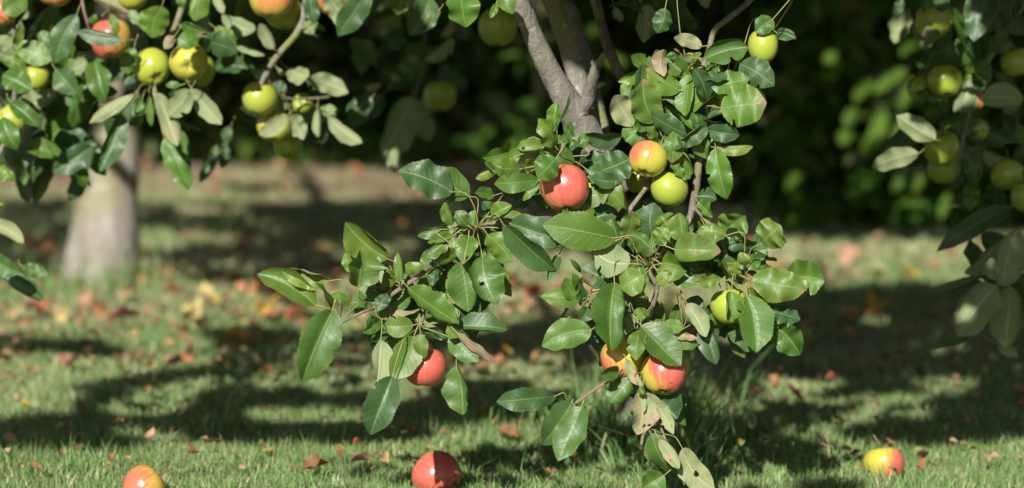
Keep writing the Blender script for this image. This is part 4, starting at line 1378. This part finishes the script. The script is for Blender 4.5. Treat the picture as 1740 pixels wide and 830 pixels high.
# ------------------------------------------------------------------ hedges behind the lawn
def thicket(name, x0, x1, y0, y1, h, label, n, size, tone, stems):
    root = tag(empty(name, ((x0 + x1) / 2, (y0 + y1) / 2, 0)), label, 'hedge')
    nu, nv = 60, 26
    a = np.linspace(0, 2 * np.pi, nu, endpoint=False)
    b = np.linspace(0, np.pi / 2, nv)
    A, B = np.meshgrid(a, b, indexing='ij')
    sg = lambda q, e: np.sign(q) * np.abs(q) ** e
    ph = rng.uniform(0, 6, 4)
    k = 1 + .05 * np.sin(7 * A + ph[0]) * np.sin(5 * B + ph[1]) + .05 * np.sin(19 * A + ph[2]) * np.cos(9 * B + ph[3])
    hx, hy = (x1 - x0) / 2, (y1 - y0) / 2 - .12
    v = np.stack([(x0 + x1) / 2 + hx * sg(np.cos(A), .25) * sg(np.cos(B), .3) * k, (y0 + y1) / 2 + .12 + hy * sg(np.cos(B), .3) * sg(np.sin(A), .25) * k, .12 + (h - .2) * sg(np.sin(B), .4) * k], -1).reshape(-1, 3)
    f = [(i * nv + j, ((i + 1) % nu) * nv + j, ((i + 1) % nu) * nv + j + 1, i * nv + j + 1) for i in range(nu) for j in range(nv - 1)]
    mesh_obj('dark_core', v, f, M_CORE, root, origin=((x0 + x1) / 2, (y0 + y1) / 2, 0))  # added dark solid behind the leaves, blocks the sky
    mb = MB()
    m = int(n * .78)
    p = np.stack([rng.uniform(x0, x1, m), y0 + rng.gamma(1.6, .09, m) - .05, rng.random(m) ** 1.25 * min(h, 1.25)], -1)
    p2 = np.stack([rng.uniform(x0, x1, n - m), rng.uniform(y0, y1, n - m), h + rng.normal(0, .08, n - m)], -1)
    ends = np.stack([np.where(rng.random(n // 6) < .5, x0, x1) + rng.normal(0, .08, n // 6), rng.uniform(y0, y1, n // 6), rng.uniform(.05, h, n // 6)], -1)
    up = np.stack([rng.uniform(x0, x1, n // 4), y0 + rng.gamma(1.6, .09, n // 4) - .05, rng.uniform(min(h, 1.2), h, n // 4)], -1)
    p = np.concatenate([p, p2, ends, up])
    p[:, 1] += .10 * np.sin(2.1 * p[:, 0] + p[:, 2] * 2) + .06 * np.sin(5.3 * p[:, 0])
    quick_leaves(mb, p, size, tone, .42)
    for _ in range(stems):
        x, y = rng.uniform(x0, x1), y0 + rng.uniform(.1, .5)
        tube(mb, [(x, y, -.03), (x + rng.normal(0, .06), y + rng.normal(0, .05), .5), (x + rng.normal(0, .15), y + rng.normal(0, .1), 1.1)], [.016, .012, .007], 6, 3, .06, 1, (.1, .1, .1, .5))
    return root, mb

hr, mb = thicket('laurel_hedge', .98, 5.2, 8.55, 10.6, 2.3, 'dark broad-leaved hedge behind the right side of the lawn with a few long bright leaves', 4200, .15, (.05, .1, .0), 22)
for ln in RDL.strip().splitlines():
    c = [float(z) for z in ln.split()[1:]]
    B, T = P(c[0], c[1], c[5]), P(c[2], c[3], c[5] - .02)
    add_leaf(mb, B, T, c[4] / FPX * c[5] * .9, 'u', 'l', rng.normal(0, 15), B - unit(T - B) * .02 + [0, .05, 0], False, tomid=unit([-.2, -.8, .5]))
f_ = mb.build('foliage', [M_LEAF_FAR, M_TWIG], hr, origin=(3, 9.5, 0)); tag(f_, kind='stuff')
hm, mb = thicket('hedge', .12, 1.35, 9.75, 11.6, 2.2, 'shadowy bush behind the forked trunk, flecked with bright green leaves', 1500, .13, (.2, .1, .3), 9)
for c in ((1012, 40, 1000, 80, 34, 9.5), (1040, 92, 1050, 120, 30, 9.5), (1068, 100, 1052, 128, 30, 9.5), (1000, 100, 1010, 130, 24, 9.5), (1060, 20, 1090, 60, 30, 9.5)):
    B, T = P(c[0], c[1], c[5]), P(c[2], c[3], c[5] - .02)
    add_leaf(mb, B, T, c[4] / FPX * c[5] * .9, 'u', 'l', 0, B - unit(T - B) * .02 + [0, .05, 0], False, tomid=unit([-.2, -.8, .5]))
f_ = mb.build('foliage', [M_LEAF_FAR, M_TWIG], hm, origin=(.7, 10.5, 0)); tag(f_, kind='stuff')
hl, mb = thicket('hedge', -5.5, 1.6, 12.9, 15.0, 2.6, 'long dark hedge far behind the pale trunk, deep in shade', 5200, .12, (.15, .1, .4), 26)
for c in ((842, 160, 866, 196, 42, 12.6), (815, 195, 820, 220, 28, 12.6), (255, 235, 258, 262, 26, 12.6)):
    B, T = P(c[0], c[1], c[5]), P(c[2], c[3], c[5] - .02)
    add_leaf(mb, B, T, c[4] / FPX * c[5] * .9, 'd', 'b', 0, B - unit(T - B) * .02 + [0, .05, 0], False, tomid=unit([-.2, -.8, .5]))
    LIT.append((B + T) / 2)
# low undergrowth straggling out of its foot
for _ in range(34):
    cx_, cy_ = rng.uniform(-4.2, 1.4), 12.85 - abs(rng.normal(0, .45))
    m_ = int(rng.uniform(14, 46))
    quick_leaves(mb, np.stack([rng.normal(cx_, .20, m_), rng.normal(cy_, .13, m_), np.abs(rng.normal(.05, .09, m_)) + .01], -1), .09, (.2, .2, .3), .45)
f_ = mb.build('foliage', [M_LEAF_FAR, M_TWIG], hl, origin=(-2, 14, 0)); tag(f_, kind='stuff')

# ------------------------------------------------------------------ apples
GA, GL, GR, GG = 'apples on the forked tree', 'apples on the upper left boughs', 'apples on the shaded right boughs', 'windfall apples on the grass'
def hang(px, py, d, dia, skin, label, group, calyx=None, bd=(-.3, -.8, .5), flat=.9):
    return make_apple(P(px, py, d), dia / 2 / FPX * d * .985, skin, label, calyx, bd, None, group, flat)

hang(961, 320, 3.46, 87, 'red', 'large red apple hanging just below the fork of the grey trunk', GA, (.1, .35, -.95), (.2, -.9, .2), .94)
hang(1000, 334, 3.53, 64, 'lime', 'dull green apple half hidden behind the large red apple', GA)
hang(1101, 270, 3.45, 67, 'blush', 'yellow apple with an orange cheek resting on a plain green apple', GA, (-.28, .45, -.85), (-.6, -.3, .75))
hang(1138, 321, 3.475, 69, 'lime', 'plain yellow-green apple directly under the orange-cheeked apple', GA)
hang(1087, 306, 3.54, 52, 'green', 'small shaded apple peeping out behind the orange-cheeked pair', GA)
hang(1058, 609, 3.46, 80, 'peach', 'orange-yellow apple tucked behind a big leaf on the low hanging twig', GA, None, (-.6, -.5, -.4))
hang(1126, 635, 3.44, 82, 'striped', 'striped red and yellow apple hanging lowest, its eye facing down', GA, (.02, .42, -.9), (.6, -.5, .5))
hang(1141, 622, 3.52, 68, 'lime', 'yellow-green apple showing as a rim behind the striped lowest apple', GA)
hang(1241, 521, 3.475, 71, 'lime', 'yellow-green apple behind curled leaves at the right end of the bough', GA)
hang(1297, 78, 3.46, 56, 'yellow', 'bright yellow apple at the top right of the bough under a single leaf', GA, (.1, .1, -1), (-.3, -.8, .5), 1.08)
hang(1172, 112, 3.52, 52, 'yellow', 'yellow apple behind crossing leaves near the top of the bough', GA)
hang(1268, 172, 3.53, 70, 'green', 'green apple shaded by the big brown-tipped leaf', GA)
hang(1224, 166, 3.52, 56, 'lime', 'small lit green apple squeezed between the bough and a shaded apple', GA)
hang(722, 624, 3.435, 77, 'scarlet', 'red apple hanging from the tip of the low left bough under notched leaves', GA, (-.1, .1, -1), (.1, -.9, .1))
hang(846, 46, 4.2, 74, 'green', 'big blurred green apple in shade left of the forked stems', GA)
hang(747, 163, 4.8, 60, 'green', 'soft dark green apple hanging above the large pale drooping leaf', GA)
hang(748, 92, 4.85, 26, 'green', 'tiny dark green apple above the soft green one', GA)

hang(188, 66, 4.05, 78, 'scarlet', 'red and yellow apple behind a pink-edged curled leaf', GL, None, (-.8, -.5, .2))
hang(5, 20, 4.05, 56, 'orange', 'golden apple cut by the left edge under a green leaf', GL)
hang(93, -18, 4.08, 66, 'orange', 'orange apple at the top edge whose rounded bottom alone shows', GL)
hang(61, 132, 4.06, 50, 'yellow', 'yellow apple in leaf shade at the far left', GL)
hang(19, 205, 4.08, 62, 'yellow', 'yellow apple showing as a curved sliver beside a pointed leaf', GL)
hang(259, 114, 4.05, 67, 'yellow', 'yellow-green apple left of the pair that shows its eye', GL, (.35, .65, -.6))
hang(321, 105, 4.02, 70, 'golden', 'golden apple turning its eye to the front among the upper left leaves', GL, (.08, .95, -.25), (-.9, 0, .5))
hang(338, 119, 4.1, 62, 'green', 'dark green apple in shadow behind the golden one with the eye', GL)
hang(225, -8, 4.06, 56, 'yellow', 'yellow apple cut by the top edge above a round leaf', GL)
hang(462, -1, 4.07, 76, 'blush', 'pink and yellow apple at the top with its eye pointing down', GL, (-.1, .25, -.95), (.1, -.9, .45))
hang(483, 20, 4.13, 68, 'yellow', 'yellow-green apple tucked behind the pink and yellow apple', GL)
hang(441, 168, 4.12, 65, 'yellow', 'bright yellow apple half in shadow under the bare bough', GL, None, (-.9, -.1, .4))
hang(466, 215, 4.16, 60, 'golden', 'golden apple half wrapped by a pale leaf', GL)
hang(514, 176, 4.2, 38, 'lime', 'small pale apple with a dark eye among grey-green leaves', GL, (-.2, .9, .1))
hang(490, 247, 4.25, 54, 'green', 'dim green apple below the leaf-wrapped golden one', GL)
hang(568, -2, 4.07, 62, 'orange', 'golden apple behind a chewed pale leaf at the top', GL)

hang(1586, 36, 4.15, 71, 'yellow', 'yellowish apple with a sunlit patch at the top of the right boughs', GR, (-.2, .4, -.9), (-.7, -.3, .3))
hang(1641, 40, 4.2, 46, 'yellow', 'small yellow apple half covered by a big dark leaf', GR)
hang(1606, 138, 4.12, 62, 'lime', 'green apple with a bright curved sunlit band', GR)
hang(1564, 152, 4.16, 46, 'green', 'small dark green apple pressed against the sunlit-banded one', GR)
hang(1659, 172, 4.14, 34, 'orange', 'small orange-brown apple in deep shade between dark leaves', GR)
hang(1600, 252, 4.1, 66, 'lime', 'green apple marked by a hooked spot of sun', GR)
hang(1603, 287, 4.16, 58, 'green', 'dark green apple hanging directly below the sun-spotted one', GR)
hang(1663, 220, 4.12, 38, 'green', 'small dark green apple with its eye showing', GR, (.3, .9, -.2))
hang(1711, 297, 4.1, 58, 'green', 'plump dull green apple near the right edge', GR)
hang(1748, 332, 4.05, 64, 'green', 'dull green apple cut by the right edge', GR)
hang(1726, 106, 4.15, 54, 'green', 'shadowy green apple high at the right edge', GR)

def windfall(px, py, rad, skin, label, calyx, bd, flat=.9):
    c = rad * .93 - .006
    d = (CAM_H - c) / ((py - 415) / FPX * UPV[2] - FWD[2])
    p = P(px, py, d)
    p[2] += gz(p[0], p[1])
    return make_apple(p, rad, skin, label, calyx, bd, None, GG, flat)
windfall(743, 807, .0385, 'red', 'shiny red windfall apple on the short grass at the front', (.8, .4, -.4), (-.2, -.9, .2), .96)
windfall(244, 832, .0345, 'orange', 'orange windfall apple cut off by the bottom edge', (-.7, .3, -.6), (-.4, -.6, .1))
windfall(1502, 788, .0345, 'striped', 'yellow and red windfall apple standing stalk up on the grass', (.12, .16, -.97), (.9, -.2, -.5), .84)

# ------------------------------------------------------------------ fallen leaves
DRY = {'orange': (.55, .25, .11), 'pink': (.55, .31, .20), 'red': (.40, .085, .05), 'dark red': (.14, .03, .03), 'yellow': (.66, .44, .04), 'tan': (.50, .37, .17), 'brown': (.19, .105, .05), 'pale yellow': (.62, .51, .20)}
SHAPES = {}
for k, c in DRY.items():
    for s in range(3):
        v, f, uv = leaf_shape(1.0, .62, 15, 7, fold=rng.uniform(10, 38), curl=rng.uniform(-.1, .5), cup=rng.uniform(-.15, .45), wave=rng.uniform(.08, .2), bites=1, ov=.8, teeth=False)
        v = v - v.mean(0)
        v[:, 2] -= np.percentile(v[:, 2], 12)
        cc = np.array([*c, 1.0])
        SHAPES[k, s] = mesh_data('fallen_leaf', v, f, M_DRY, True, uv, np.repeat(cc[None], len(v), 0))
GF = 'fallen leaves on the lawn'
def fallen(px, py, size, colour, label, tilt=.35):
    p = G(px, py)
    d = p[1]
    o = link('fallen_leaf', SHAPES[colour, int(rng.integers(3))], None, Vector((p[0], p[1], gz(p[0], p[1]) + .026)))
    s = size * d / FPX * 1.25
    o.scale = (s, s * rng.uniform(.8, 1.25), s)
    o.rotation_euler = (rng.normal(0, tilt), rng.normal(0, tilt), rng.uniform(0, 6.28))
    return tag(o, label, 'leaf', GF)
NAMED = [(440, 540, 52, 'yellow', 'bright yellow fallen leaf left of the lowest left bough, the largest of its colour there'), (398, 588, 32, 'yellow', 'smaller yellow fallen leaf touching an orange one on the sunny lawn'), (425, 592, 36, 'orange', 'orange fallen leaf touching a small yellow one on the sunny lawn'),
         (210, 554, 46, 'dark red', 'dark crimson fallen leaf standing up on the lawn in front of the pale trunk'), (80, 533, 38, 'red', 'red fallen leaf on the lawn left of the pale trunk foot'), (166, 535, 32, 'orange', 'orange fallen leaf in front of the pale trunk foot'), (20, 543, 48, 'tan', 'straw-coloured fallen leaf at the left edge of the lawn'),
         (112, 550, 44, 'pale yellow', 'pale yellow fallen leaf between red ones left of the crimson leaf'), (62, 434, 58, 'orange', 'long orange fallen leaf in the strip of sun left of the pale trunk'), (316, 623, 30, 'orange', 'orange fallen leaf at the edge of the long shadow'), (120, 637, 34, 'pink', 'pinkish fallen leaf alone on the pale dry grass at left'),
         (254, 643, 15, 'yellow', 'tiny yellow fallen leaf inside the long shadow'), (302, 731, 16, 'red', 'small red fallen leaf on the near grass below the long shadow'), (365, 781, 30, 'brown', 'curled brown fallen leaf on the near grass above the orange windfall'), (330, 803, 20, 'dark red', 'small dark red fallen leaf on the near grass beside the orange windfall'),
         (450, 794, 28, 'pale yellow', 'pale yellow fallen leaf lying alone on the near grass'), (540, 827, 42, 'brown', 'brown fallen leaf cut by the bottom edge'), (616, 816, 34, 'tan', 'ragged tan fallen leaf left of the shiny red windfall'), (655, 811, 26, 'pale yellow', 'small yellowish fallen leaf nearest to the shiny red windfall'),
         (860, 759, 38, 'brown', 'curled brown fallen leaf below the lowest left-pointing twig'), (1320, 656, 24, 'orange', 'orange fallen leaf upright in the sunny grass right of the tall grass'), (1350, 681, 32, 'brown', 'brown fallen leaf in the sunny grass right of the tall grass'), (1488, 528, 62, 'yellow', 'large golden fallen leaf glowing in the deep shade at right'),
         (1446, 538, 18, 'orange', 'small orange fallen leaf beside the golden one in the shade'), (1440, 446, 40, 'pink', 'pinkish fallen leaf on the sunny strip before the dark hedge'), (1606, 436, 24, 'red', 'red fallen leaf on the sunny strip beside the shaded right bough'), (1404, 469, 20, 'orange', 'orange fallen leaf just right of the outermost leaf of the bough'),
         (1736, 706, 16, 'orange', 'small orange fallen leaf at the right edge of the lawn'), (300, 505, 28, 'red', 'red fallen leaf in the grass right of the pale trunk foot'), (500, 577, 26, 'pink', 'pink fallen leaf in the narrow shadow under the left bough tip')]
for r in NAMED:
    fallen(*r)
TXT = {'orange': 'small orange blurred fallen leaf lying among others on the lawn', 'pink': 'small salmon-pink blurred fallen leaf lying among others on the lawn', 'red': 'small red blurred fallen leaf lying among others on the lawn', 'dark red': 'small maroon blurred fallen leaf lying among others on the lawn',
       'yellow': 'small yellow blurred fallen leaf lying among others on the lawn', 'tan': 'small straw-coloured blurred fallen leaf lying among others on the lawn', 'brown': 'small brown blurred fallen leaf lying among others on the lawn', 'pale yellow': 'small cream-yellow blurred fallen leaf lying among others on the lawn'}
KEYS = ['orange', 'pink', 'red', 'dark red', 'yellow', 'tan', 'brown', 'pale yellow']
def scatter(n, x0, x1, y0, y1, lo, hi, pr):
    for _ in range(n):
        k = KEYS[rng.choice(8, p=np.array(pr) / sum(pr))]
        fallen(rng.uniform(x0, x1), rng.uniform(y0, y1), rng.uniform(lo, hi), k, TXT[k])
scatter(62, 0, 1000, 470, 550, 16, 40, [5, 6, 3, 1, 1, 4, 2, 2])
scatter(16, 430, 620, 490, 525, 22, 44, [6, 7, 2, 0, 0, 2, 0, 0])
scatter(14, 860, 1000, 500, 545, 18, 34, [6, 6, 3, 0, 0, 1, 0, 0])
scatter(34, 0, 900, 545, 660, 12, 28, [5, 6, 3, 1, 1, 3, 3, 1])
scatter(16, 240, 860, 285, 345, 12, 30, [3, 6, 1, 0, 0, 5, 4, 1])
scatter(22, 240, 760, 390, 470, 12, 28, [4, 4, 2, 0, 0, 2, 3, 1])
scatter(26, 1240, 1740, 405, 500, 12, 26, [4, 5, 3, 0, 1, 3, 2, 1])
scatter(22, 1180, 1740, 560, 740, 9, 20, [5, 4, 2, 0, 0, 2, 3, 1])
scatter(30, 0, 1740, 700, 828, 7, 17, [5, 4, 4, 1, 1, 2, 3, 1])

# crumbs of dry leaf, too small and many to count
mb = MB()
nb = 2600
lx = rng.uniform(-40, 1780, nb); ly = np.where(rng.random(nb) < .6, rng.uniform(430, 640, nb), rng.uniform(290, 825, nb))
ly = np.where((lx > 1000) & (ly < 410), ly + 200, ly)
for a, b in zip(lx, ly):
    g0 = G(a, b)
    c = np.array(DRY[KEYS[rng.choice(8, p=np.array([6, 8, 3, 1, 1, 6, 3, 2]) / 30)]])
    s = rng.uniform(.006, .015) * (1 + .08 * (g0[1] - 4))
    th = rng.uniform(0, 6.28)
    u = np.array([math.cos(th), math.sin(th), rng.normal(0, .35)]); w = np.array([-math.sin(th), math.cos(th), rng.normal(0, .35)])
    z = gz(g0[0], g0[1]) + rng.uniform(.014, .030)
    cc = np.array([g0[0], g0[1], z])
    k = rng.uniform(.3, .9)
    mb.add([cc - u * s, cc - w * s * k + [0, 0, .2 * s], cc + u * s * rng.uniform(.5, 1), cc + w * s * k + [0, 0, .3 * s], cc], [(0, 1, 4), (1, 2, 4), (2, 3, 4), (3, 0, 4)], np.array([[0, 0], [.5, 0], [1, .3], [.5, 1], [.5, .2]]), np.array([*((c * .75 + np.array([.40, .30, .19]) * .25) * rng.uniform(.75, 1.15)), 1]))
tag(mb.build('leaf_litter', M_DRY), 'crumbs and scraps of dry leaf strewn through the lawn', 'leaf litter', kind='stuff')

# ------------------------------------------------------------------ uncut grass round the forked trunk
n = 2000
cx = rng.choice([0, 1, 2, 3], n, p=[.36, .28, .16, .20])
px = np.where(cx == 0, rng.normal(1090, 55, n), np.where(cx == 1, rng.normal(1170, 50, n), rng.normal(1010, 60, n)))
py = np.where(cx == 0, rng.normal(742, 26, n), np.where(cx == 1, rng.normal(735, 34, n), rng.normal(748, 20, n))).clip(670, 820)
px = np.where(cx == 3, rng.normal(178, 62, n), px); py = np.where(cx == 3, rng.normal(486, 6, n), py)
gp = np.array([G(a, b) for a, b in zip(px, py)])
h = np.exp(rng.normal(math.log(.075), .38, n)).clip(.03, .17)
blades(gp[:, 0], gp[:, 1], h, np.exp(rng.normal(math.log(.0032), .25, n)), np.abs(rng.normal(.5, .35, n)).clip(0, 1.3), np.where(rng.random(n) < .14, rng.uniform(.5, 1, n), rng.uniform(0, .12, n)), 'long_grass')
tag(bpy.data.objects['long_grass'], 'tufts of taller uncut grass round the feet of the trunks', 'grass', kind='stuff')
mb = MB()
STK = [((1196, 706), (1215, 660), (1238, 615), (1252, 592)), ((1012, 668), (1030, 640), (1018, 610), (1002, 588)), ((1180, 700), (1196, 665), (1212, 625), (1216, 606)), ((1160, 700), (1168, 670), (1186, 640), (1200, 632)), ((1222, 700), (1230, 660), (1246, 640), (1250, 622))]
for pts in STK:
    g0 = G(pts[0][0], pts[0][1] + 60)
    d = (g0 - CAM) @ FWD
    tube(mb, [g0] + [P(a, b, d - .02 * i) for i, (a, b) in enumerate(pts)], [.0016, .0015, .0013, .0012, .0007], 5, 5, 0, 0, (.35, .6, .5, 1))
tag(mb.build('grass_stalk', M_GRASS, None, origin=G(1196, 766)), 'long thin grass stalks rising from the tall tuft to the bough', 'grass', kind='stuff')
